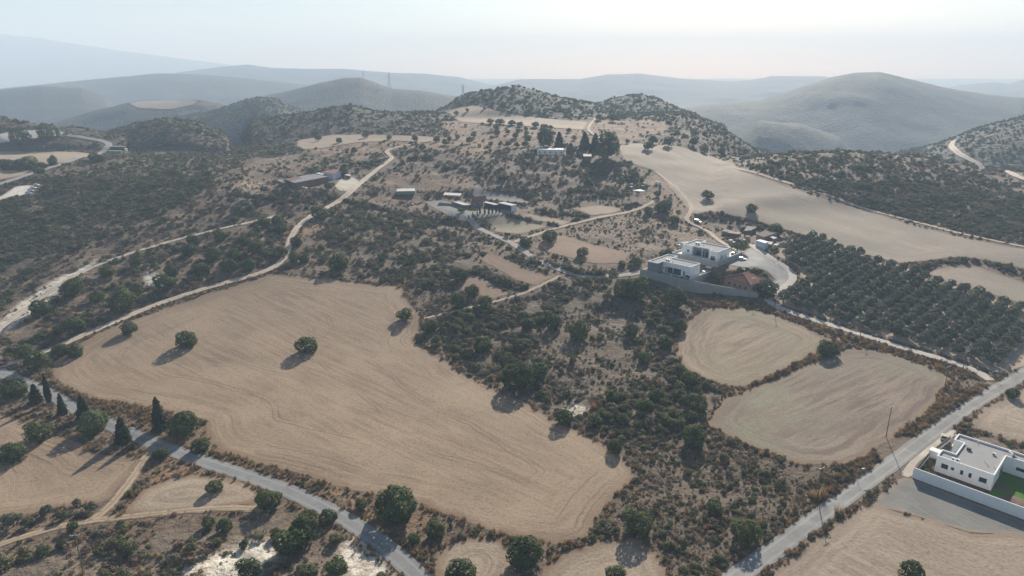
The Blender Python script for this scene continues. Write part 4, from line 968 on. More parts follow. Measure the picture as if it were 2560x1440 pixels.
def opening(root, p0, dr, nrm, x, z, w_, h_, name='window', bars=1, fm='dark'):
    """a framed pane set in a wall face: p0 = face start, dr = along, nrm = outwards (local xy)"""
    def P(a, b, c): return (p0[0] + dr[0] * a + nrm[0] * b, p0[1] + dr[1] * a + nrm[1] * b, c)
    def bar(mb, a0, a1, z0, z1, b0, b1):
        q = [P(a0, b0, 0), P(a1, b0, 0), P(a1, b1, 0), P(a0, b1, 0)]
        mb.prism([(k[0], k[1]) for k in q], z0, z1)
    f = MB(); t_ = 0.07
    bar(f, x, x + w_, z, z + t_, -0.05, 0.05); bar(f, x, x + w_, z + h_ - t_, z + h_, -0.05, 0.05)
    bar(f, x, x + t_, z + t_, z + h_ - t_, -0.05, 0.05); bar(f, x + w_ - t_, x + w_, z + t_, z + h_ - t_, -0.05, 0.05)
    for k in range(bars):
        c = x + w_ * (k + 1) / (bars + 1); bar(f, c - 0.03, c + 0.03, z + t_, z + h_ - t_, -0.04, 0.04)
    wo = f.build(name, M[fm], root)
    g = MB(); bar(g, x + t_, x + w_ - t_, z + t_, z + h_ - t_, -0.03, 0.015); g.build('pane', M['glass'], wo)
    s = MB(); bar(s, x - 0.08, x + w_ + 0.08, z - 0.07, z - 0.005, -0.02, 0.12); s.build('sill', M['white2'], wo)
def villa(label, O, ang, z0, ztop, poly, par=0.5):
    root = thing('villa', label, 'house', (O[0], O[1], z0), math.radians(ang)); h = ztop - z0
    MB().prism(poly, -1.0, h, cap=False).build('wall', M['white'], root)
    i1 = inset(poly, 0.28); c = MB(); n = len(poly)
    o1 = inset(poly, -0.04)
    for i in range(n):
        j = (i + 1) % n
        c.quad((*o1[i], h), (*o1[j], h), (*o1[j], h + 0.06), (*o1[i], h + 0.06)); c.quad((*o1[i], h + 0.06), (*o1[j], h + 0.06), (*i1[j], h + 0.06), (*i1[i], h + 0.06))
        c.quad((*i1[i], h + 0.06), (*i1[j], h + 0.06), (*i1[j], h - par), (*i1[i], h - par)); c.quad((*o1[i], h), (*o1[j], h), (*poly[j], h), (*poly[i], h))
    c.build('parapet', M['white'], root)
    d = MB(); d.quad(*[(*q, h - par + 0.01) for q in i1]); d.build('roof', M['deck'], root)
    return root, h - par
def roof_box(root, x, y, z, sx, sy, sz, mat='lampw', name='roof_unit', fan=False):
    o = MB().box(x - sx / 2, y - sy / 2, z, x + sx / 2, y + sy / 2, z + sz).build(name, M[mat], root)
    if fan: MB().cyl((x - sx * 0.1, y - sy / 2 - 0.02, z + sz / 2), (x - sx * 0.1, y - sy / 2 + 0.01, z + sz / 2), sz * 0.36, 12).build('fan_grille', M['dark'], o)
def solar_heater(root, x, y, z, rz=0.0, s=1.0):
    c_, s_ = math.cos(rz), math.sin(rz)
    def T(a, b, c): return (x + (a * c_ - b * s_) * s, y + (a * s_ + b * c_) * s, z + c * s)
    p = MB(); p.quad(T(-1, -1, 0.15), T(1, -1, 0.15), T(1, 0.6, 1.25), T(-1, 0.6, 1.25)); p.quad(T(-1, -1, 0.07), T(1, -1, 0.07), T(1, 0.6, 1.17), T(-1, 0.6, 1.17))
    o = p.build('solar_panel', M['glass'], root)
    MB().cyl(T(-1, 0.75, 1.45), T(1, 0.75, 1.45), 0.3 * s, 12).build('water_tank', M['lampw'], root)
    f = MB()
    for a in (-0.9, 0.9): f.cyl(T(a, 0.7, 0), T(a, 0.7, 1.3), 0.04 * s, 6); f.cyl(T(a, -0.95, 0), T(a, -0.95, 0.15), 0.04 * s, 6)
    f.build('stand', M['steel'], root)
def sheet_rect(name, root, x0, y0, x1, y1, z, mat, **props):
    return MB().box(x0, y0, z - 0.4, x1, y1, z).build(name, M[mat], root, **props)
def wall_run(name, pts, tops, bots, th, mat, label, cat='wall', cap=None):
    """a wall along ground points with a top and bottom level at each"""
    root = thing(name, label, cat, (pts[0][0], pts[0][1], bots[0]))
    P = np.array(pts, float) - np.array(pts[0]); B0 = bots[0]
    for i in range(len(P) - 1):
        d = P[i + 1] - P[i]; d = d / np.linalg.norm(d); nn = np.array([-d[1], d[0]]) * th / 2
        e = d * (th / 2 - 0.004) if i < len(P) - 2 else 0 * d
        q = [P[i] - nn, P[i + 1] + e - nn, P[i + 1] + e + nn, P[i] + nn]
        MB().prism(q, -1.5, [tops[i] - B0, tops[i + 1] - B0, tops[i + 1] - B0, tops[i] - B0]).build('wall_section', M[mat], root)
        if cap:
            n2 = nn * 1.25; q = [P[i] - n2, P[i + 1] + e - n2, P[i + 1] + e + n2, P[i] + n2]
            MB().prism(q, [tops[i] - B0 + 0.004, tops[i + 1] - B0 + 0.004, tops[i + 1] - B0 + 0.004, tops[i] - B0 + 0.004], [tops[i] - B0 + 0.09, tops[i + 1] - B0 + 0.09, tops[i + 1] - B0 + 0.09, tops[i] - B0 + 0.09]).build('coping', M[cap], root)
    return root
def car(label, x, y, rz, mat, L=4.2, Wd=1.75, H=1.48, z=None, group=None, van=False):
    z = (terrain_z(x, y) if z is None else z) + 0.03
    r = thing('parked_car', label, 'car', (x, y, z), rz, group); h = Wd / 2
    prof = [(-L / 2, 0.32), (-L / 2 + 0.05, 0.78), (-L / 2 + 0.35, 0.92), (L / 2 - 1.15, 0.95), (L / 2 - 0.12, 0.74), (L / 2, 0.45), (L / 2 - 0.05, 0.30)]
    cab = [(-L / 2 + 0.38, 0.90), (-L / 2 + 0.75, H - 0.06), (-L / 2 + 1.15, H), (L / 2 - 1.95, H - 0.02), (L / 2 - 1.2, 0.93)]
    if van: cab = [(-L / 2 + 0.06, 0.90), (-L / 2 + 0.12, H), (L / 2 - 1.7, H), (L / 2 - 0.95, 0.93)]
    def extr(mb, pr, w0, w1, zref):
        n = len(pr); o = len(mb.v)
        for sd in (-1, 1):
            for (a, b) in pr: k = w0 if b < zref else w1; mb.v.append((a, sd * k, b))
        mb.f.append(tuple(range(o, o + n))); mb.f.append(tuple(o + 2 * n - 1 - i for i in range(n)))
        for i in range(n): j = (i + 1) % n; mb.f.append((o + i, o + n + i, o + n + j, o + j))
    b = MB(); extr(b, prof, h, h * 0.97, 0.85); b.build('body', M[mat], r)
    c = MB(); extr(c, cab, h * 0.93, h * 0.78, 1.2); cb = c.build('cabin', M[mat], r)
    g = MB(); k = 0.012
    f0, f1 = cab[-1], cab[-2]; g.quad((f0[0] - 0.06 + k, -h * 0.86, f0[1] + 0.07), (f0[0] - 0.06 + k, h * 0.86, f0[1] + 0.07), (f1[0] + 0.05 + k, h * 0.74, f1[1] - 0.03 + k), (f1[0] + 0.05 + k, -h * 0.74, f1[1] - 0.03 + k))
    e0, e1 = cab[0], cab[1]; g.quad((e0[0] - k, -h * 0.84, e0[1] + 0.08), (e0[0] - k, h * 0.84, e0[1] + 0.08), (e1[0] - k, h * 0.74, e1[1] - 0.02), (e1[0] - k, -h * 0.74, e1[1] - 0.02))
    g.build('windscreen', M['glass'], cb)
    for sd in (-1, 1):
        s = MB(); s.quad((cab[0][0] + 0.3, sd * (h * 0.93 - 0.01 + k), 0.97), (cab[-1][0] - 0.25, sd * (h * 0.93 - 0.01 + k), 0.97), (cab[-2][0] - 0.05, sd * (h * 0.80 + k), H - 0.12), (cab[1][0] + 0.25, sd * (h * 0.80 + k), H - 0.12)); s.build('side_window', M['glass'], cb)
        for ax in (-L / 2 + 0.78, L / 2 - 0.82):
            w2 = MB().cyl((ax, sd * (h - 0.16), 0.31), (ax, sd * (h + 0.03), 0.31), 0.31, 14).build('wheel', M['tyre'], r)
            MB().cyl((ax, sd * (h + 0.02), 0.31), (ax, sd * (h + 0.04), 0.31), 0.18, 10).build('rim', M['steel'], w2)
        MB().box(L / 2 - 0.14, sd * h * 0.62 - 0.2, 0.55, L / 2 + 0.006, sd * h * 0.62 + 0.2, 0.69).build('headlight', M['lampw'], r)
    BLOCK.append((x, y, 3.5)); return r
# ---------- near villa
NA_ = (126.4, 177.6); zN = -0.3
npoly = [(0, 0), (14.4, 0), (14.4, 14.3), (26, 14.3), (26, 19), (1, 19), (1, 14), (3.6, 14), (3.6, 4.9), (0, 4.9)]
vn, dk = villa("single-storey white villa with flat parapet roof beside the straight road", NA_, -45.5, zN, 4.95, npoly)
for (x, w_, z, h_, b) in [(1.5, 1.75, 1.9, 1.45, 1), (4.0, 0.75, 2.3, 0.85, 0), (6.4, 0.75, 1.9, 1.4, 0), (8.5, 0.75, 1.9, 1.4, 0), (11.1, 1.9, 1.8, 1.45, 1)]: opening(vn, (0, 0), (1, 0), (0, -1), x, z, w_, h_, bars=b)
opening(vn, (14.4, 0), (0, 1), (1, 0), 9.2, 0.3, 2.2, 2.6); opening(vn, (14.4, 0), (0, 1), (1, 0), 12.2, 0.3, 1.0, 2.4, name='door', bars=0)
opening(vn, (14.4, 14.3), (1, 0), (0, -1), 3.0, 1.9, 2.6, 0.95)
opening(vn, (14.4, 14.3), (1, 0), (0, -1), 7.5, 0.3, 2.6, 2.6)
opening(vn, (3.6, 4.9), (0, 1), (-1, 0), 3.0, 0.3, 1.2, 2.4, name='door', bars=0)
roof_box(vn, 3.9, 1.5, dk, 0.95, 0.4, 0.8, fan=True); roof_box(vn, 5.0, 1.6, dk, 0.95, 0.4, 0.8, fan=True)
roof_box(vn, 5.6, 11.2, dk, 1.1, 0.8, 0.75, 'dark', 'skylight'); roof_box(vn, 11.6, 13.3, dk, 0.8, 0.4, 0.7, fan=True)
for (x, y) in [(10.6, 7.2), (11.4, 5.9), (13.2, 5.6), (4.6, 13.0), (6.4, 17.6)]:
    MB().cyl((x, y, dk), (x, y, dk + 0.55), 0.09, 8).cyl((x, y, dk + 0.55), (x + 0.12, y, dk + 0.75), 0.15, 8).build('vent_pipe', M['lampw'], vn)
solar_heater(vn, 15.6, 16.4, dk, math.radians(135), 0.85)
for q in npoly[:3]: pass
def ngl(x, y): c_, s_ = math.cos(math.radians(-45.5)), math.sin(math.radians(-45.5)); return (NA_[0] + x * c_ - y * s_, NA_[1] + x * s_ + y * c_)
wall_run('boundary_wall', [ngl(-3.4, -8.5), ngl(26, -8.7)], [3.1, 3.1], [zN - 0.6, zN - 0.6], 0.25, 'white', "long white boundary wall in front of the near villa")
wall_run('boundary_wall', [ngl(-0.5, 22.8), ngl(26, 22.8)], [2.6, 2.6], [zN, zN], 0.25, 'white', "white boundary wall behind the near villa")
def slat_fence(label, p, q, h=1.9, base=0.5):
    r = thing('slat_fence', label, 'fence', (p[0], p[1], zN)); d = np.array(q) - np.array(p); L = np.linalg.norm(d); r.rotation_euler = (0, 0, math.atan2(d[1], d[0]))
    MB().box(0, -0.12, -1.0, L, 0.12, base).build('kerb_wall', M['white'], r)
    for k in range(8): MB().box(0.05, -0.03, base + 0.05 + k * 0.19, L - 0.05, 0.03, base + 0.19 + k * 0.19).build('slat', M['dark'], r)
    n = max(2, int(L / 2.4))
    for k in range(n + 1): MB().box(L * k / n - 0.04, 0.034, base, L * k / n + 0.04, 0.11, base + 1.62).build('post', M['dark'], r)
slat_fence("dark slat fence on white base before the planted bed of the near villa", ngl(-3.4, -8.3), ngl(-3.4, 7.2))
slat_fence("dark slat fence beside the beige car at the near villa", ngl(-3.0, 9.9), ngl(-1.6, 22.6))
gp = thing('gate_pillar', "white block pillar between the two dark slat fences", 'pillar', (*ngl(-2.6, 8.5), zN), math.radians(-45.5))
MB().box(-1.0, -1.15, -0.8, 1.6, 1.15, 2.45).build('block', M['white'], gp); MB().box(-1.06, -1.21, 2.454, 1.66, 1.21, 2.54).build('coping', M['white'], gp)
gd = thing('garden_ground', "planted soil bed and turf inside the near villa walls", 'garden', (NA_[0], NA_[1], zN), math.radians(-45.5))
sheet_rect('soil_bed', gd, -3.2, -8.3, 14.3, -0.1, 0.12, 'soil'); sheet_rect('side_bed', gd, -3.2, -0.08, -0.1, 7.0, 0.12, 'soil'); sheet_rect('lawn', gd, 14.5, -6.8, 26, 14.2, 0.10, 'lawn')
sheet_rect('court_paving', gd, -1.5, 5.0, 3.5, 13.9, 0.06, 'pav'); sheet_rect('edge_paving', gd, 14.34, -8.3, 26, -6.84, 0.05, 'pav'); sheet_rect('back_paving', gd, -0.4, 19.1, 26, 22.6, 0.05, 'pav'); gd["kind"] = "structure"
for k, (x, y, s) in enumerate([(-2.2, -5.5, 1.0), (-1.4, -3.2, 1.3), (-2.3, -1.2, 1.4), (-1.5, 1.0, 1.6), (-2.2, 3.4, 1.2), (-1.0, 5.2, 1.1), (0.6, 7.4, 1.3), (1.2, 9.5, 1.7), (0.4, 11.4, 1.1)]):
    q = ngl(x, y); plant('bright' if k % 2 else 'olive', q[0], q[1], s, s * 1.1, "garden shrub behind the dark slat fence, %s from the wall corner" % nth(k + 1), "garden shrubs of the near villa", 'shrub', z=zN + 0.1)
for k in range(9):
    q = ngl(15.5 + k * 1.15, -7.6); plant('olive', q[0], q[1], 0.9, 0.9, "small clipped shrub along the near villa lawn edge, %s from the house" % nth(k + 1), "lawn edge shrubs", 'shrub', z=zN + 0.1)
BLOCK.append((136, 176, 20))
cq = at1(2359, 1096); car("beige saloon car parked beside the dark fence of the near villa", cq[0], cq[1], math.radians(57), 'cargold', 4.3)
# ---------- villa with pool (lower) and villa above it
AO, AZ, AT = (71.3, 344.4), 12.3, 17.9
apoly = [(0, 0), (5.8, 0), (5.8, 5.2), (22, 5.2), (22, 14.9), (5.9, 14.9), (5.9, 19.7), (0.2, 19.7)]
va, dk = villa("white flat-roofed villa with pool behind the high grey wall", AO, -43.2, AZ, AT, apoly)
def agl(x, y, O=AO): c_, s_ = math.cos(math.radians(-43.2)), math.sin(math.radians(-43.2)); return (O[0] + x * c_ - y * s_, O[1] + x * s_ + y * c_)
MB().box(-0.06, -0.06, 0.02, 5.86, -0.003, AT - AZ - 0.35).build('grey_cladding', M['grey'], va)
MB().box(5.803, -0.06, 0.02, 5.86, 5.1, AT - AZ - 0.35).build('grey_cladding', M['grey'], va)
opening(va, (5.8, 5.2), (1, 0), (0, -1), 0.5, 1.6, 0.5, 1.0, bars=0); opening(va, (5.8, 5.2), (1, 0), (0, -1), 1.7, 0.1, 0.7, 3.0, bars=0)
opening(va, (5.8, 5.2), (1, 0), (0, -1), 2.9, 0.05, 3.1, 3.1); opening(va, (5.8, 5.2), (1, 0), (0, -1), 6.4, 0.05, 4.4, 3.1, bars=2); opening(va, (5.8, 5.2), (1, 0), (0, -1), 12.2, 0.5, 0.8, 2.2, bars=0)
opening(va, (22, 5.2), (0, 1), (1, 0), 3.2, 2.6, 0.5, 0.5, bars=0); opening(va, (22, 5.2), (0, 1), (1, 0), 6.4, 2.6, 0.5, 0.5, bars=0)
for x in (6.3, 7.6): roof_box(va, x, 8.0, dk, 1.0, 0.45, 1.3, fan=True)
roof_box(va, 9.6, 8.6, dk, 0.3, 0.3, 0.5, 'dark', 'vent_pipe')
MB().box(6.2, 15.2, 3.2, 11.5, 18.6, 3.3).build('pergola_roof', M['bluewall'], va)
for (x, y) in [(6.4, 18.4), (11.3, 18.4), (11.3, 15.4)]: MB().box(x - 0.08, y - 0.08, 0, x + 0.08, y + 0.08, 3.196).build('pergola_post', M['white'], va)
ta = thing('villa_terrace', "paved terrace with pool and turf round the lower villa", 'terrace', (AO[0], AO[1], AZ), math.radians(-43.2)); ta["kind"] = "structure"
MB().box(-3.9, -0.4, -6.0, 24.3, 25.2, -0.02).build('terrace', M['pav'], ta)
MB().box(7.4, 0.3, -0.019, 12.2, 4.6, 0.03).build('pool', M['water'], ta); MB().box(13.4, -0.1, -0.019, 24.0, 2.9, 0.02).build('lawn', M['lawn'], ta)
MB().box(-3.5, 0.0, -0.019, 7.0, 4.9, 0.03).build('planting_bed', M['soil'], ta)
wall_run('retaining_wall', [agl(-4.1, -0.6), agl(24.5, -0.7), (121.0, 318.6)], [13.0, 12.8, 9.0], [8.0, 7.0, 6.2], 0.35, 'conc', "long high grey concrete wall below the white villas", cap='conc')
wall_run('side_wall', [agl(24.5, -0.4), agl(25.6, 20)], [13.3, 13.3], [8, 8], 0.3, 'conc', "grey concrete wall beside the white parked car", cap='white2')
wall_run('road_wall', [(122.5, 321.8), (137.2, 335.2)], [8.2, 9.4], [6.3, 7.6], 0.25, 'white', "low white wall curving along the road by the red tiled house")
q = agl(23.6, 17.4); car("white car parked at the end of the lower villa", q[0], q[1], math.radians(50), 'carwhite', 4.0, z=AZ - 0.02)
bx = thing('storage_box', "white storage cabin behind the white parked car", 'cabin', (*agl(22.8, 23.5), AZ), math.radians(-43.2)); MB().box(-1.4, -1, 0, 1.4, 1, 2.1).build('body', M['white2'], bx); MB().box(-1.5, -1.1, 2.104, 1.5, 1.1, 2.2).build('roof', M['white2'], bx)
for k, (x, y, s, kd) in enumerate([(3.2, 1.6, 3.2, 'bright'), (1.0, 2.2, 1.8, 'olive'), (16.5, 0.6, 1.4, 'bright'), (20.0, 0.8, 1.5, 'bright'), (23.2, 1.4, 1.2, 'bright'), (13.0, 3.6, 1.2, 'olive')]):
    q = agl(x, y); plant(kd, q[0], q[1], s, s * 0.9, ["wide leafy shrub before the grey villa panel", "small grey shrub at the grey villa panel", "small shrub on the lower villa lawn, left one", "small shrub on the lower villa lawn, middle one", "small shrub at the right end of the villa lawn", "grey shrub between pool and villa lawn"][k], "garden shrubs by the pool", 'shrub', z=AZ)
fl = thing('flower_hedge', "dark pink flowering hedge at the lower villa corner", 'hedge', (*agl(21.0, 4.4), AZ - 0.05), 0)
fm_ = crown_mesh("flower_foliage", M['flower'], 77, 'round', 500, 0.1, 14, -0.1); fo = link('foliage', fm_, fl); fo.scale = (3.6, 1.2, 1.3); fo.rotation_euler = (0, 0, math.radians(-20))
BO, BZ, BT = (93.8, 364.4), 16.6, 21.9
bpoly = [(0, 0), (6, 0), (6, 1.6), (17, 1.6), (17, -2.1), (22.2, -2.1), (22.2, 11.6), (5.6, 11.6), (5.6, 15.8), (0.2, 15.8)]
vb, dk = villa("white flat-roofed villa standing behind the one with the pool", BO, -43.2, BZ, BT, bpoly)
MB().box(6.003, 1.50, 0.02, 16.997, 1.597, 4.6).build('grey_cladding', M['grey'], vb)
opening(vb, (0, 0), (1, 0), (0, -1), 3.0, 1.6, 1.3, 1.3); opening(vb, (6, 1.5), (1, 0), (0, -1), 1.8, 0.05, 4.6, 3.2, bars=2); opening(vb, (6, 1.5), (1, 0), (0, -1), 7.2, 0.05, 3.0, 3.2)
opening(vb, (17, -2.1), (1, 0), (0, -1), 1.2, 0.1, 2.6, 2.5); opening(vb, (22.2, -2.1), (0, 1), (1, 0), 3.4, 0.2, 0.9, 2.6, bars=0); opening(vb, (22.2, -2.1), (0, 1), (1, 0), 5.0, 0.8, 0.8, 1.9, bars=0); opening(vb, (22.2, -2.1), (0, 1), (1, 0), 8.2, 0.8, 0.7, 1.9, bars=0)
MB().box(11.4, 0.8, 0, 11.7, 1.1, 4.5).build('column', M['white'], vb)
for x in (5.0, 6.4): roof_box(vb, x, 6.4, dk, 1.0, 0.45, 1.25, fan=True)
roof_box(vb, 9.0, 6.8, dk, 0.3, 0.3, 0.5, 'dark', 'vent_pipe'); MB().cyl((20.5, 1.0, dk), (20.5, 1.0, dk + 1.6), 0.03, 6).build('aerial', M['steel'], vb)
tb = thing('upper_terrace', "paved terrace round the upper villa", 'terrace', (BO[0], BO[1], BZ), math.radians(-43.2)); tb["kind"] = "structure"
MB().box(-3.2, -4.2, -5.5, 23.4, 21.5, -0.02).build('terrace', M['pav'], tb); MB().box(-2.9, -3.9, -0.019, 16.5, -2.2, 0.02).build('planting_bed', M['soil'], tb)
bg_ = lambda x, y: agl(x, y, BO)
wall_run('terrace_wall', [bg_(-3.4, 6), bg_(-3.4, -4.4), bg_(23.6, -4.4), bg_(23.7, 21.7), bg_(19.8, 22.2)], [17.5, 17.5, 17.4, 17.4, 17.6], [12, 12, 13, 14, 14], 0.3, 'conc', "grey concrete wall round the upper white villa", cap='white2')
q = bg_(21.6, 17.5); car("black car parked behind the upper villa wall", q[0], q[1], math.radians(60), 'carblack', 3.9, z=BZ - 0.02)
BLOCK.append((88, 346, 17)); BLOCK.append((110, 362, 17)); BLOCK.append((97, 338, 10)); BLOCK.append((118, 330, 12))
# ---------- red tiled house
TO, TZ0 = (107.6, 332.2), 8.4
tr_ = thing('tiled_house', "brown house with red tiled hip roof behind the grey wall", 'house', (TO[0], TO[1], TZ0), math.radians(-55.0))
MB().box(0.5, 0.5, -2.5, 15.9, 13.0, 4.6).build('wall', M['brick'], tr_)
E0, E1 = 4.55, 7.4; rf = MB(); c4 = [(0, 0), (16.4, 0), (16.4, 13.5), (0, 13.5)]; R0, R1 = (7.4, 5.6, E1), (7.4, 9.6, E1)
rf.quad((*c4[0], E0), (*c4[1], E0), R0); rf.quad((*c4[1], E0), (*c4[2], E0), R1, R0); rf.quad((*c4[2], E0), (*c4[3], E0), R1); rf.quad((*c4[3], E0), (*c4[0], E0), R0, R1); rf.quad(*[(*q, E0 - 0.12) for q in c4])
ro = rf.build('roof', M['tile'], tr_)
for (a, b) in [(c4[0], R0), (c4[1], R0), (c4[2], R1), (c4[3], R1)]: MB().cyl((*a, E0 + 0.03), (b[0], b[1], b[2] + 0.03), 0.13, 6).build('ridge_tiles', M['pinktin'], ro)
MB().cyl((R0[0], R0[1], E1 + 0.03), (R1[0], R1[1], E1 + 0.03), 0.13, 6).build('ridge_tiles', M['pinktin'], ro)
MB().box(15.95, 8.5, -2.5, 17.0, 12.8, 4.3).build('gable_wall', M['white'], tr_)
for x in (2.5, 6.0, 9.0, 12.4): opening(tr_, (0.5, 0.5), (1, 0), (0, -1), x, 1.3, 0.9 if x > 3 else 1.2, 1.5, bars=0)
opening(tr_, (15.9, 0.5), (0, 1), (1, 0), 2.0, 1.2, 1.2, 1.5); solar_heater(ro, 2.6, 11.2, 5.6, 0.3, 1.1)
an = thing('tiled_annex', "small brown tiled outbuilding beside the red tiled house", 'shed', (*at_z(1806, 684, 11.6)[:2], 8.6), math.radians(-43))
MB().box(0, 0, -1.5, 6.5, 5, 2.5).build('wall', M['brick'], an); r2 = MB(); r2.quad((-0.4, -0.4, 2.45), (6.9, -0.4, 2.45), (6.9, 2.5, 3.7), (-0.4, 2.5, 3.7)); r2.quad((-0.4, 5.4, 2.45), (6.9, 5.4, 2.45), (6.9, 2.5, 3.7), (-0.4, 2.5, 3.7)); r2.quad((-0.4, -0.4, 2.45), (-0.4, 5.4, 2.45), (-0.4, 2.5, 3.7)); r2.quad((6.9, -0.4, 2.45), (6.9, 5.4, 2.45), (6.9, 2.5, 3.7)); r2.build('roof', M['tile'], an)
for k, (u, v, wp) in enumerate([(1850, 688, 22), (1868, 684, 18), (1884, 686, 18), (1898, 688, 18), (1838, 692, 16), (1912, 695, 14)]):
    plant_px('bright' if k % 2 else 'carob', u, v, wp, "leafy garden bush behind the red tiled house, at its %s" % ["middle", "right half", "right part", "right end", "left end", "far right corner"][k], "hedge behind the red tiled house", 0.8, cat='bush')
plant('carob', 126.5, 321.6, 11.0, 8.4, "big leafy tree beside the red tiled house", z=6.6); plant('carob', 103.5, 333.5, 6.0, 6.5, "dark tree between the lower villa and the red tiled house", z=8.4); plant('olive', 98.5, 329.0, 3.0, 3.2, "small garden tree behind the grey wall", z=8.3)
# ---------- sheds given by their roof corners
def shed(name, label, quad, h, roof, wall=None, posts=False, cat='shed', slope=0.0, inset_=0.25, win=0, wall2=None, drop=1.2, group=None, th=0.14):
    """quad: the four roof corners as picture points (in order round the roof); h: eave height over the ground"""
    Q = []
    c = np.mean(quad, axis=0); g = at1(c[0], c[1])
    for _ in range(4):
        zg = smooth_height(g[0], g[1]); w0 = at_z(c[0], c[1], float(zg) + h); g = w0
    zg = float(smooth_height(g[0], g[1]))
    for i, (u, v) in enumerate(quad): Q.append(at_z(u, v, zg + h + (slope if i in (1, 2) else 0)))
    Q = np.array(Q); ctr = Q.mean(0)
    r = thing(name, label, cat, (ctr[0], ctr[1], zg), 0.0, group); L = Q - np.array([ctr[0], ctr[1], zg])
    area = sum(L[i][0] * L[(i + 1) % 4][1] - L[(i + 1) % 4][0] * L[i][1] for i in range(4))
    if area < 0: L = L[::-1]
    xy = [(a[0], a[1]) for a in L]; zs = [a[2] for a in L]
    MB().prism(xy, [z - th for z in zs], zs).build('roof', M[roof], r)
    ins = inset(xy, inset_)
    if wall:
        n = len(ins)
        for i in range(n):
            j = (i + 1) % n; a, b = np.array(ins[i]), np.array(ins[j]); d = (b - a) / np.linalg.norm(b - a); nn = np.array([-d[1], d[0]]) * 0.15
            side = wall2 if (wall2 and i == 1) else wall
            MB().prism([a, b - d * 0.155, b - d * 0.155 + nn, a + nn], -drop, [zs[i] - th - 0.01, zs[j] - th - 0.01, zs[j] - th - 0.01, zs[i] - th - 0.01]).build('wall', M[side], r)
        # openings on the side that looks down the slope
        fr = min(range(n), key=lambda i: ins[i][1] + ins[(i + 1) % n][1]); a, b = np.array(ins[fr]), np.array(ins[(fr + 1) % n]); d = (b - a); Lw = np.linalg.norm(d); d = d / Lw
        for k in range(win): opening(r, tuple(a), tuple(d), (d[1], -d[0]), Lw * (k + 0.5) / win - 0.5, h * 0.35, 1.0, min(1.2, h * 0.35), bars=0)
    if posts:
        for i in range(4):
            a = np.array(ins[i]); b = np.array(ins[(i + 1) % 4]); m = 3 if np.linalg.norm(b - a) > 8 else 1
            for k in range(m):
                p_ = a + (b - a) * k / m; MB().box(p_[0] - 0.09, p_[1] - 0.09, -drop, p_[0] + 0.09, p_[1] + 0.09, min(zs) - th - 0.005).build('post', M['wood'], r)
    BLOCK.append((ctr[0], ctr[1], max(np.linalg.norm(np.array(xy), axis=1)) * 0.8))
    return r
def cq(ox, oy, sc, pts): return [(ox + x / sc, oy + y / sc) for (x, y) in pts]
S2 = lambda *p: cq(1780, 540, 11.64, p)
shed('farm_shed', "grey tin roofed shed at the back of the shed yard", S2((930,430),(1130,415),(1315,325),(1020,282)), 2.8, 'greytin', 'wood', slope=0.6)
shed('farm_shed', "wide brown tin roofed shed beside the large tree", S2((1280,530),(1510,610),(1910,480),(1570,402)), 3.2, 'browntin', 'brick', slope=0.5)
shed('farm_shed', "brown-white lean-to roof next to the white barn", S2((1650,592),(1800,668),(1905,630),(1735,580)), 2.8, 'whitetin', 'brick')
shed('farm_shed', "small shed with pale square roof before the white barn", S2((1575,792),(1730,830),(1785,755),(1640,735)), 2.4, 'whitetin', 'wood')
shed('farm_shed', "small ochre shed with cream roof at the yard corner", S2((1775,832),(1890,860),(1960,812),(1845,795)), 2.6, 'whitetin', 'yellow')
shed('farm_shed', "faded pink tin roofed shelter at the edge of the shed yard", S2((270,437),(500,462),(640,435),(400,385)), 2.4, 'pinktin', 'green')
shed('farm_shed', "long faded shelter with white tarpaulin in the shed yard", S2((430,482),(800,530),(860,475),(590,440)), 2.4, 'pinktin', 'wood')
shed('tarp_shelter', "white tarpaulin shelter above the leafy yard tree", S2((700,645),(850,712),(990,690),(800,625)), 2.6, 'whitetin', None, True)
shed('farm_hut', "little white hut at the track end of the shed yard", S2((480,680),(520,715),(612,705),(570,672)), 2.3, 'whitetin', 'white2')
wb = shed('white_barn', "blue-white barn with pitched sheet roof in the shed yard", S2((1268,705),(1545,790),(1655,745),(1405,680)), 3.3, 'bluewall', 'bluewall', slope=0.9)
def tank(label, u, v, r_, h, mat='yellow', cone=0.5, name='storage_tank', group=None):
    p = at1(u, v); t_ = thing(name, label, 'tank', (p[0], p[1], p[2] - 0.1), 0, group)
    MB().cyl((0, 0, 0), (0, 0, h), r_, 16).build('body', M[mat], t_); MB().cyl((0, 0, h + 0.003), (0, 0, h + cone), r_ * 1.03, 16, 0.15).build('lid', M[mat], t_); BLOCK.append((p[0], p[1], r_ * 1.3))
tank("ochre round tank with cone lid in the shed yard", 1869, 598, 1.5, 2.0)
tank("white water tank, left one of the pair by the dirt track", 1641, 461, 1.2, 2.4, 'white2', 0.3, group="white water tanks"); tank("white water tank, right one of the pair by the dirt track", 1650, 462, 1.2, 2.2, 'white2', 0.3, group="white water tanks")
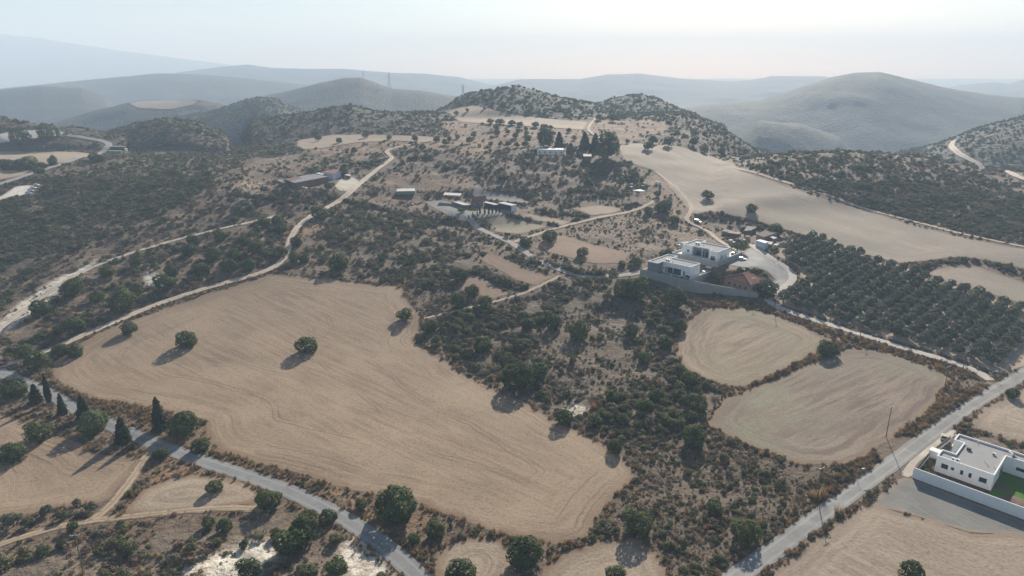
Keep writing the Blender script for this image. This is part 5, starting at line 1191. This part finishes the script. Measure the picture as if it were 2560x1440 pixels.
# ---------- farm compound
S3 = lambda *p: cq(1100, 460, 9.0, p)
shed('open_shelter', "open shelter with long white flat roof above the farm yard", S3((72,245),(460,262),(490,210),(105,190)), 3.0, 'whitetin', None, True, cat='shelter')
hs = shed('stone_house', "stone farmhouse with steep brown pitched roof", S3((700,428),(985,388),(1010,330),(680,350)), 3.2, 'browntin', 'conc', win=1, inset_=0.4)
L_ = at_z(*S3((690, 425))[0], 0)
hq = [np.array(at_z(*q, float(hs.location.z) + 3.3)) - np.array(hs.location) for q in S3((690,430),(990,390))]; hb = [a + np.array([0.25, 1.0, 0]) * 7.5 for a in hq]
hr = MB(); m0, m1 = [(hq[i] + hb[i]) / 2 + np.array([0, 0, 3.6]) for i in (0, 1)]
hr.quad(hq[0], hq[1], m1, m0); hr.quad(hb[0], hb[1], m1, m0); hr.quad(hq[0], hb[0], m0); hr.quad(hq[1], hb[1], m1); hr.build('pitched_roof', M['tile'], hs)
shed('farm_shelter', "long low shelter with pale edge left of the stone farmhouse", S3((255,388),(530,475),(640,448),(335,365)), 2.6, 'whitetin', 'wood')
shed('farm_shelter', "short pale roofed porch before the stone farmhouse", S3((545,480),(690,468),(755,440),(640,450)), 2.6, 'whitetin', 'wood')
shed('carport', "white roofed carport between the farmhouse and the long shed", S3((985,412),(1235,470),(1340,455),(1045,390)), 3.0, 'whitetin', 'dark')
shed('long_shed', "long dark shed with white roof and pale end wall", S3((1300,422),(1605,488),(1735,465),(1430,400)), 4.2, 'whitetin', 'dark', wall2='white2')
p = at1(1268, 594); sg = thing('farm_sign', "dark framed sign board on posts beside the gravel lane", 'sign', (p[0], p[1], p[2]), math.radians(-38))
MB().box(-2.0, -0.06, 1.2, 2.0, 0.06, 2.9).build('board', M['sign'], sg)
for x in (-2.06, 2.06): MB().box(x - 0.06, -0.08, -0.5, x + 0.06, 0.08, 3.3).build('post', M['wood'], sg)
p = at1(1145, 497); car("dark red car parked before the open white shelter", p[0], p[1], math.radians(5), 'carred', 4.4)
shed('net_tunnel', "low pale netting tunnel on the bare ground above the farm yard", cq(600, 180, 2.977, [(1160,888),(1305,885),(1300,866),(1175,868)]), 1.2, 'whitetin', 'green', cat='tunnel')
# ---------- long barn
S4 = lambda *p: cq(660, 400, 10.667, p)
bn = shed('long_barn', "long open barn with grey and red tin roof on the slope", S4((820,610),(1725,438),(1330,368),(520,510)), 4.4, 'greytin', 'wood', True, cat='barn', slope=0.4, drop=4, inset_=0.5)  # dark wood walls fill the open sides, standing in for the interior shade
shed('barn_wing', "small grey roofed wing at the end of the long barn", S4((345,545),(510,605),(655,575),(500,515)), 3.6, 'greytin', 'wood', drop=3)
shed('barn_annex', "blue-white annex with red tin roof behind the long barn", S4((1500,322),(1850,370),(2100,295),(1880,240)), 4.2, 'redtin', 'bluewall', drop=3)
shed('barn_lean_to', "small pale lean-to roof between barn and annex", S4((1375,352),(1545,392),(1630,365),(1470,330)), 4.2, 'whitetin', 'wood', drop=3)
shed('barn_shelter', "little pale shelter right of the blue-white annex", S4((2150,398),(2290,425),(2325,395),(2200,375)), 2.2, 'whitetin', 'wood')
rp = bn.children[0]; Lz = [v.co.copy() for v in rp.data.vertices][4:]
rq = MB(); a, b, c_, d = [np.array(at_z(*q, float(bn.location.z) + 4.4 + k)) - np.array(bn.location) + np.array([0, 0, 0.06]) for q, k in zip(S4((690,556),(1010,482),(905,441),(520,512)), (0.15, 0.15, 0.4, 0.4))]
rq.quad(a, b, c_, d); rq.build('red_roof_sheets', M['redtin'], bn)
p = at1(790, 471); car("orange farm vehicle parked below the long barn", p[0], p[1], 0.1, 'orange', 4.6, van=True); p = at1(760, 471); car("pale pickup parked below the long barn", p[0], p[1], 0.05, 'carwhite', 4.4)
# ---------- plateau house, hut, camp
S5 = lambda *p: cq(1320, 330, 7.11, p)
ph = shed('plateau_house', "pale flat-roofed house alone on the plateau edge", S5((155,312),(645,318),(625,285),(200,282)), 4.4, 'white2', 'white2', cat='house', win=5)
solar_heater(ph, -4, 1, 4.4, 0.2, 1.6)
shed('cream_hut', "small cream roofed hut in front of the plateau trees", S5((985,432),(1135,432),(1120,388),(980,388)), 3.0, 'whitetin', 'wood')
shed('camp_canopy', "white canopy of the little camp in the scrub", S5((1850,1035),(1975,1052),(2100,1048),(1985,1015)), 2.4, 'white2', None, True, cat='canopy')
for k, (x, y) in enumerate([(1845, 945), (1840, 995), (2065, 930), (2040, 975)]):
    p = at1(*S5((x, y))[0]); b_ = thing('camp_box', ["white box left of the camp tree, upper one", "white box left of the camp tree, lower one", "white box right of the camp tree, upper one", "white box right of the camp tree, lower one"][k], 'box', (p[0], p[1], p[2]), k * 0.7, "white boxes at the camp"); MB().box(-0.9, -0.7, -0.2, 0.9, 0.7, 1.1).build('body', M['white2'], b_); MB().box(-0.95, -0.75, 1.104, 0.95, 0.75, 1.2).build('lid', M['white2'], b_)
# ---------- trucks and parked vehicles
def trailer(label, u, v, L, H, mat, rz, cab=None, wdt=2.5):
    p = at1(u, v); r = thing('truck' if cab else 'trailer', label, 'truck' if cab else 'trailer', (p[0], p[1], p[2]), rz)
    MB().box(-L / 2, -wdt / 2, 1.0, L / 2, wdt / 2, H).build('box_body', M[mat], r); MB().box(-L / 2 - 0.03, -wdt / 2 - 0.03, H + 0.004, L / 2 + 0.03, wdt / 2 + 0.03, H + 0.12).build('roof', M['whitetin'], r)
    MB().box(-L / 2, -0.5, 0.55, L / 2, 0.5, 0.995).build('chassis', M['dark'], r)
    xs = [-L / 2 + 1.2, -L / 2 + 2.4, L / 2 - 1.0]
    if cab:
        MB().prism([(L / 2 + 0.15, -wdt / 2 + 0.1), (L / 2 + 2.0, -wdt / 2 + 0.1), (L / 2 + 2.0, wdt / 2 - 0.1), (L / 2 + 0.15, wdt / 2 - 0.1)], 0.5, [min(2.8, H), 2.5, 2.5, min(2.8, H)]).build('cab', M[cab], r)
        MB().box(L / 2 + 1.97, -wdt / 2 + 0.25, 1.5, L / 2 + 2.02, wdt / 2 - 0.25, 2.25).build('windscreen', M['glass'], r); xs[2] = L / 2 + 1.2
    for x in xs:
        for s_ in (-1, 1): MB().cyl((x, s_ * (wdt / 2 - 0.35), 0.45), (x, s_ * (wdt / 2 - 0.02), 0.45), 0.45, 12).build('wheel', M['tyre'], r)
    BLOCK.append((p[0], p[1], L * 0.6)); return r
trailer("white box truck parked behind the upper villa", 1712, 621, 5.2, 3.6, 'white2', math.radians(200), 'white2')
trailer("long dark trailer with pale roof beside the valley road", 296, 378, 14.0, 4.6, 'dark', math.radians(-3), 'carwhite'); trailer("green trailer standing before the long dark trailer", 290, 386, 12.0, 3.4, 'green', math.radians(-3))
p = at1(1855, 650); car("silver car parked alone on the gravel yard", p[0], p[1], math.radians(-15), 'carsilver', 4.4, 1.8, 1.6)
p = at1(1744, 556); car("grey van parked by the dirt track above the villas", p[0], p[1], math.radians(-40), 'carsilver', 4.6, 1.9, 1.9, van=True)
p = at1(1838, 614); car("white van half hidden by the leafy yard tree", p[0], p[1], math.radians(-12), 'carwhite', 5.0, 1.9, 2.1, van=True)
p = at1(2, 914); car("dark red car on the road junction at the picture edge", p[0], p[1], math.radians(15), 'carred', 4.2)
for k, (u, v) in enumerate([(72, 485), (78, 478), (84, 471), (92, 464)]):
    p = at1(u, v); car(["first white car of the row parked on the chalk ground", "second car of the row parked on the chalk ground", "third car of the row parked on the chalk ground", "last white car of the row parked on the chalk ground"][k], p[0], p[1], math.radians(-12), ['carsilver', 'carsilver', 'carwhite', 'carwhite'][k], 4.6, group="cars on the chalk ground")
S6 = lambda *p: cq(0, 290, 5.76, p)
for lab, qd, h, rf_, wl in [("pale shed at the edge of the chalk yard", ((-40,262),(60,268),(66,240),(-30,236)), 4.0, 'whitetin', 'white2'), ("white cabin in the middle of the chalk yard", ((540,192),(600,196),(604,166),(550,164)), 4.5, 'whitetin', 'white2'),
    ("long low shed behind the chalk yard trees", ((380,262),(450,268),(460,238),(400,234)), 3.5, 'greytin', 'conc'), ("grey workshop behind the big yard tree", ((60,200),(170,206),(180,176),(80,172)), 4.5, 'greytin', 'conc'), ("white workshop at the far end of the chalk yard", ((905,300),(1000,304),(1030,270),(930,268)), 4.0, 'whitetin', 'white2')]:
    shed('yard_building', lab, S6(*qd), h, rf_, wl, cat='building')
tank("tall green silo on the chalk yard", 147, 340, 2.2, 9.0, 'green', 0.8, 'silo')
# ---------- poles, lamps and pylons
def pole(label, b, tpx, cross=1, lamp=False, name='power_pole', rz=0.5, mat='wood', r0=0.15):
    p = at1(*b); a, d, s = ray(*tpx); ztop = CAMH + s / d * p[1]; h = max(3.0, ztop - p[2])
    r = thing(name, label, 'street lamp' if lamp else 'pole', (p[0], p[1], p[2]), rz)
    MB().cyl((0, 0, -0.6), (0, 0, h), r0, 8, r0 * 0.7).build('shaft', M[mat], r)
    if lamp:
        MB().cyl((0, 0, h - 0.05), (1.5, 0, h + 0.15), 0.04, 6).build('arm', M['steel'], r); MB().box(1.2, -0.14, h + 0.08, 2.0, 0.14, h + 0.2).build('lamp_head', M['lampw'], r)
    for k in range(cross):
        MB().box(-1.1, -0.06, h - 0.35 - k * 0.9, 1.1, 0.06, h - 0.23 - k * 0.9).build('crossarm', M['steel'], r)
        for x in (-1.0, 0.0, 1.0): MB().cyl((x, 0, h - 0.23 - k * 0.9), (x, 0, h + 0.02 - k * 0.9), 0.05, 6).build('insulator', M['lampw'], r)
    return r, h
PL = {}
PL['a'] = pole("wooden power pole on the grassy bank left of the near villa", (2215, 1092), (2228, 1015)); PL['b'] = pole("wooden power pole at the upper corner of the ploughed field", (2362, 967), (2371, 915))
PL['c'] = pole("wooden power pole at the lower tip of the ploughed field", (2043, 1248), (2051, 1168)); PL['d'] = pole("wooden power pole beside the concrete road near the red tiled house", (1936, 776), (1935, 735))
PL['e'] = pole("wooden power pole halfway along the concrete road by the orchard", (2150, 842), (2152, 800)); pole("wooden power pole with white crossarm in the scrub below the straw track", (208, 1428), (205, 1336), rz=0.2)
pole("thin wooden pole on the chalk bank near the picture edge", (20, 757), (17, 712), 0); PL['f'] = pole("dark pole before the red tiled house, left of two", (1879, 742), (1880, 694), 1); pole("dark pole before the red tiled house, right of two", (1885, 742), (1886, 697), 0)
pole("street lamp where the concrete road meets the straight road", (2478, 947), (2481, 929), 0, True, 'street_lamp', 0.1, 'steel', 0.08); pole("street lamp in the bushes on the bank of the straight road", (2141, 1196), (2143, 1173), 0, True, 'street_lamp', 0.1, 'steel', 0.08)
pole("thin steel lamp by the gravel yard bend", (1935, 678), (1936, 662), 0, True, 'street_lamp', 0.8, 'steel', 0.06)
hp, hh = pole("twin-legged power pole with crossarms at the orchard corner", (2408, 920), (2413, 868), 2, rz=0.6); MB().cyl((2.2, 0.3, -0.6), (2.2, 0.3, hh), 0.15, 8, 0.1).build('shaft', M['wood'], hp); MB().box(-0.6, 0.0, hh - 2.2, 2.8, 0.14, hh - 2.06).build('brace', M['steel'], hp)
def wire(label, A, B, sag=1.0):
    (a, ha), (b, hb) = A, B; p0 = np.array(a.location) + np.array([0, 0, ha]); p1 = np.array(b.location) + np.array([0, 0, hb]); mb = MB(); pr = None
    for k in range(13):
        t_ = k / 12; q = p0 * (1 - t_) + p1 * t_ - np.array([0, 0, 4 * sag * t_ * (1 - t_)])
        if pr is not None: mb.cyl(pr, q, 0.012, 4)
        pr = q
    mb.build('power_line', M['dark'], None, label=label, category='cable')
wire("power line from the grassy bank to the upper field corner", PL['a'], PL['b']); wire("power line from the lower field tip to the grassy bank", PL['c'], PL['a']); wire("power line along the concrete road beside the orchard", PL['d'], PL['e'])
def pylon(label, u, v, hpx):
    p = at1(u, v); h = hpx * px_scale(p); r = thing('pylon', label, 'pylon', (p[0], p[1], p[2] - 0.5), 0.3); w0, w1 = h * 0.09, h * 0.018; lv = 7; mb = MB()
    def c(k, i): t_ = k / lv; w_ = w0 + (w1 - w0) * t_ ** 0.8; return np.array([w_ * (1, 1, -1, -1)[i], w_ * (1, -1, -1, 1)[i], h * t_])
    for k in range(lv):
        for i in range(4):
            mb.cyl(c(k, i), c(k + 1, i), h * 0.006, 4); mb.cyl(c(k, i), c(k + 1, (i + 1) % 4), h * 0.004, 4); mb.cyl(c(k + 1, i), c(k + 1, (i + 1) % 4), h * 0.004, 4)
    mb.build('lattice', M['steel'], r)
    for z_, w_ in ((0.66, 0.17), (0.80, 0.14), (0.93, 0.11)):
        MB().cyl((-h * w_, 0, h * z_), (h * w_, 0, h * z_), h * 0.006, 4).cyl((-h * w_, 0, h * z_), (0, 0, h * (z_ + 0.06)), h * 0.004, 4).cyl((h * w_, 0, h * z_), (0, 0, h * (z_ + 0.06)), h * 0.004, 4).build('crossarm', M['steel'], r)
pylon("lattice pylon on the shoulder of the pointed hill", 974, 224, 40); pylon("lattice pylon on the peak of the pointed hill", 908, 197, 20); pylon("lattice pylon in the gap left of the central hill", 1158, 246, 34)
# ---- scattered scrub, laid over the whole hillside away from fields, roads and yards
BANDS = [(105, 330, 0.9, 0.0), (105, 300, 1.25, 1.0), (300, 520, 2.3, 1.0), (520, 820, 9.0, 1.25), (820, 1500, 22.0, 1.35)]
PP, KK, SS, RR = [], [], [], []
for (ya, yb, area, sc) in BANDS:
    under = sc == 0.0; sc = 0.42 if under else sc
    tot = 1.06 * (yb ** 2 - ya ** 2); n = int(tot / area)
    y = np.sqrt(RNG.uniform(ya ** 2, yb ** 2, n)); x = y * RNG.uniform(-1.06, 1.06, n) if ya < 300 else y * RNG.uniform(-0.95, 0.95, n)
    P = np.stack([x, y], 1)
    cov = glook(COVER.reshape(NR, NA), x, y); veg = glook(VEG.reshape(NR, NA), x, y); siz = glook(SIZ.reshape(NR, NA), x, y); dry = glook(DRY.reshape(NR, NA), x, y)
    cl = fbm(x / 16.0, y / 16.0, 3, 21); cl2 = fbm(x / 60.0, y / 60.0, 2, 22)
    pr = np.clip(veg * (0.62 + 1.5 * cl + 0.6 * cl2) + 0.6 * sstep(0.95, 1.15, veg) + 0.35 * sstep(0.4, 0.7, dry) * veg, 0.02 * veg, 1) * (veg > 0.02)
    ok = (RNG.uniform(0, 1, n) < pr) & (cov < -0.5)
    P, siz, dry, cov, cl = P[ok], siz[ok], dry[ok], cov[ok], cl[ok]
    k = keep_clear(P); P, siz, dry, cov, cl = P[k], siz[k], dry[k], cov[k], cl[k]; n = len(P)
    u = RNG.uniform(0, 1, n); sp = fbm(P[:, 0] / 25.0, P[:, 1] / 25.0, 2, 44)
    p_tuft = np.clip(0.06 + 0.36 * dry, 0, 0.5) * (0.6 if ya >= 300 else 1.0); p_brown = np.clip(0.10 + 0.55 * dry + 0.35 * np.clip(sp, 0, 1), 0, 0.75)
    kind = np.where(u < p_tuft, 3, np.where(u < p_tuft + (1 - p_tuft) * p_brown, 2, np.where(RNG.uniform(0, 1, n) < 0.52 + 0.8 * sp, 0, 1)))
    if under: kind = np.where(kind == 0, np.where(u > 0.5, 1, 2), kind)
    if ya >= 820: kind = np.zeros(n, int)
    big = RNG.lognormal(0, 0.38, n)
    w_ = siz * sc * big * np.select([kind == 0, kind == 1, kind == 2], [2.0, 1.55, 1.6], 0.95)
    w_ = np.where(cov > -2.5, np.minimum(w_, 1.6), w_); w_ = np.clip(w_, 0.35, 5.0)
    h_ = w_ * np.select([kind == 0, kind == 1, kind == 2], [0.72, 0.6, 0.55], 0.85) * RNG.uniform(0.8, 1.2, n)
    idx = np.select([kind == 0, kind == 1, kind == 2], [RNG.integers(0, 3, n), 3 + RNG.integers(0, 3, n), 6 + RNG.integers(0, 2, n)], 8 + RNG.integers(0, 2, n))
    if ya >= 520: idx = np.where(kind == 0, 10 + RNG.integers(0, 2, n), idx)
    PP.append(P); KK.append(idx); SS.append(np.stack([w_ * RNG.uniform(0.75, 1.45, n), w_ * RNG.uniform(0.75, 1.25, n), h_], 1)); RR.append(kind)
PP = np.concatenate(PP); KK = np.concatenate(KK); SS = np.concatenate(SS); RR = np.concatenate(RR)
ZZ = ground(PP[:, 0], PP[:, 1], glook(COVER.reshape(NR, NA), PP[:, 0], PP[:, 1]))
# the 300 shrubs that show largest stand as objects of their own
inview = (np.abs(PP[:, 0] / PP[:, 1]) < 0.80) & (PP[:, 1] > 128)
score = np.where(inview & (RR < 2), SS[:, 0] / np.hypot(PP[:, 1], CAMH), 0)
top = np.argsort(-score)[:300]
smesh = {0: [crown_mesh("shrub_foliage", LM['lentisk'], 400 + i, 'round', 700, 0.085, 18, -0.2) for i in range(3)], 1: [crown_mesh("shrub_foliage", LM['grey'], 410 + i, 'round', 600, 0.085, 18, -0.2, 0.2) for i in range(3)]}
MARKS = [(1060,900,"by the stubble field edge"),(1250,1010,"by the stubble field edge"),(1450,1110,"by the stubble field edge"),(1560,1250,"below the stubble field tip"),(1700,1200,"in the brown scrub"),(1800,1300,"in the brown scrub"),(1950,1230,"below the ploughed field"),(1850,1150,"below the ploughed field"),(2000,1330,"along the straight road"),(1800,1420,"along the straight road"),(1700,950,"below the mown field"),(1650,850,"left of the mown field"),(1500,900,"in the central scrub"),(1350,850,"in the central scrub"),(1450,760,"below the gravel lane"),(1250,780,"beside the small dirt track"),(1100,740,"beside the small dirt track"),(950,640,"above the stubble field"),(850,600,"above the stubble field"),(600,640,"on the slope over the dirt track"),(350,740,"on the slope over the dirt track"),(100,850,"on the slope over the dirt track"),(150,620,"on the dense hillside"),(350,540,"on the dense hillside"),(1600,760,"below the grey villa wall"),(1800,760,"below the grey villa wall"),(100,1400,"in the scrub below the straw track"),(400,1380,"in the scrub below the straw track"),(700,1390,"on the chalky bank"),(860,1350,"on the chalky bank"),(300,1060,"along the roadside row"),(700,1200,"along the curving road"),(1050,1300,"along the curving road"),(2500,1010,"on the rough lot"),(2300,1080,"on the grassy road bank")]
MW = at([m[0] for m in MARKS], [m[1] for m in MARKS])[:, :2]
def pix_u(i): return PP[i, 0] / (PP[i, 1] * CP + (CAMH - ZZ[i]) * SP)
seen = {}
for i in sorted(top, key=pix_u):
    q = (int(RR[i]), MARKS[int(np.argmin(np.hypot(MW[:, 0] - PP[i, 0], MW[:, 1] - PP[i, 1])))][2]); seen.setdefault(q, []).append(i)
SLAB = {i: ("dark green shrub " if q[0] == 0 else "grey-green thorny shrub ") + q[1] + ", " + nth(k + 1) + " from left" for q, l in seen.items() for k, i in enumerate(l)}
for n_, i in enumerate(top):
    k_ = int(RR[i])
    o = link('evergreen_shrub' if k_ == 0 else 'thorny_shrub', smesh[k_][n_ % 3], category='shrub')
    o["label"] = SLAB[i]
    o["group"] = "green shrubs in the scrub" if k_ == 0 else "grey shrubs in the scrub"
    o.location = (PP[i, 0], PP[i, 1], ZZ[i]); o.scale = tuple(SS[i]); o.rotation_euler = (0, 0, (n_ * 2.4) % 6.28)
rest = np.setdiff1d(np.arange(len(PP)), top)
tuft = RR[rest] == 3
sel = rest[~tuft]; scatter("scrub", np.column_stack([PP[sel], ZZ[sel] - 0.05]), KK[sel], SS[sel], "low thorny and evergreen scrub covering the dry hillside")
sel = rest[tuft]; scatter("dry_grass", np.column_stack([PP[sel], ZZ[sel] - 0.05]), KK[sel], SS[sel], "tufts of dry straw-coloured grass between the shrubs")
# ---- dry verges along fields and roads
VP, VS, VK = [], [], []
def verge(line, n_per_m, wdt, size, brown=0.35, closed=False, side=0.0):
    L = np.concatenate([line, line[:1]]) if closed else line
    L = resample(L, 1.0); T = np.gradient(L, axis=0); T /= np.hypot(T[:, 0], T[:, 1])[:, None] + 1e-9; N = np.stack([-T[:, 1], T[:, 0]], 1)
    n = int(len(L) * n_per_m); k = RNG.integers(0, len(L), n)
    P = L[k] + N[k] * (side + RNG.normal(0, wdt, n))[:, None] + T[k] * RNG.uniform(-0.5, 0.5, n)[:, None]
    c = glook(COVER.reshape(NR, NA), P[:, 0], P[:, 1]); kk = (c < 0.25) & keep_clear(P); P = P[kk]; n = len(P)
    s = size * RNG.lognormal(0, 0.3, n)
    VP.append(P); VS.append(np.stack([s, s, s * RNG.uniform(0.6, 1.1, n)], 1))
    u = RNG.uniform(0, 1, n); VK.append(np.where(u < brown, 6 + RNG.integers(0, 2, n), np.where(u < brown + 0.06, RNG.integers(0, 3, n), 8 + RNG.integers(0, 2, n))))
for nm in ('mown_field', 'ploughed_field', 'stubble_field', 'turned_field', 'ploughed_corner', 'dust_field', 'grove_field', 'bare_lot', 'rough_lot'):
    verge(FPOLY[nm], 2.2, 1.3, 0.95, 0.3, True)
for (nm, line, wd, mk, dz) in RLINE[:4]:
    for s_ in (-1, 1): verge(line[line[:, 1] < 480], 1.5, 1.2, 0.9, 0.45, side=s_ * (wd / 2 + 1.3))
strip = world_line([(2440,975),(2330,1040),(2230,1120),(2140,1190),(2050,1250)])
verge(strip, 9, 2.6, 1.15, 0.4)
verge(world_line([(2095,866),(2030,895),(1960,930),(1880,962)]), 5, 1.3, 1.1, 0.35)
verge(world_line([(1730,760),(1930,772),(2100,845),(2250,880),(2420,940)]), 6, 2.2, 1.1, 0.45)
verge(world_line([(160,985),(300,1025),(420,1045),(500,1090)]), 6, 2.0, 1.1, 0.4)
NV = len(VP)
for ln, dn, wd_, sz in [([(1330,650),(1400,670),(1480,692),(1540,690)], 1.1, 1.6, 3.0), ([(1200,634),(1260,660),(1310,684)], 0.8, 1.2, 2.4), ([(1130,692),(1180,674),(1240,700),(1300,722)], 1.0, 1.6, 2.6), ([(1190,668),(1260,712),(1310,722)], 1.0, 1.4, 2.6), ([(1240,532),(1300,546),(1400,566)], 0.8, 1.0, 2.2), ([(1340,527),(1400,534),(1470,542)], 1.0, 1.8, 2.2), ([(860,500),(940,522),(1020,538),(1150,558)], 1.0, 1.6, 2.2),
    ([(2290,672),(2340,660),(2420,648),(2480,656),(2560,690),(2640,715)], 0.8, 1.4, 2.2), ([(1900,448),(2000,480),(2150,525),(2300,568),(2480,612)], 0.30, 0.8, 2.0), ([(1985,462),(2130,503),(2300,550),(2480,595)], 0.5, 1.2, 2.2), ([(1770,528),(1850,545),(1960,575),(2060,610)], 0.7, 1.4, 1.6), ([(1720,762),(1800,752),(1880,756)], 0.8, 1.6, 1.8), ([(560,470),(640,500),(700,510),(800,500)], 0.5, 3.0, 2.6)]:
    verge(world_line(ln), dn * 1.7, wd_, sz, 0.12); VK[-1] = np.where(VK[-1] >= 8, RNG.integers(0, 6, len(VK[-1])), VK[-1]); VS[-1][:, 2] *= 0.8
VP = np.concatenate(VP); VS = np.concatenate(VS); VK = np.concatenate(VK)
VZ = ground(VP[:, 0], VP[:, 1], glook(COVER.reshape(NR, NA), VP[:, 0], VP[:, 1]))
scatter("verge_grass", np.column_stack([VP, VZ - 0.03]), VK, VS, "dry orange verge grass along fields and roads")
if len(ORCH_REST):
    s = RNG.uniform(4.6, 6.3, len(ORCH_REST))
    scatter("orchard_rows", np.column_stack([ORCH_REST, ground(ORCH_REST[:, 0], ORCH_REST[:, 1])]), np.full(len(ORCH_REST), 12), np.stack([s, s, s * 0.85], 1), "farther olive trees of the orchard rows")
print("scrub", len(PP), "verge", len(VP))
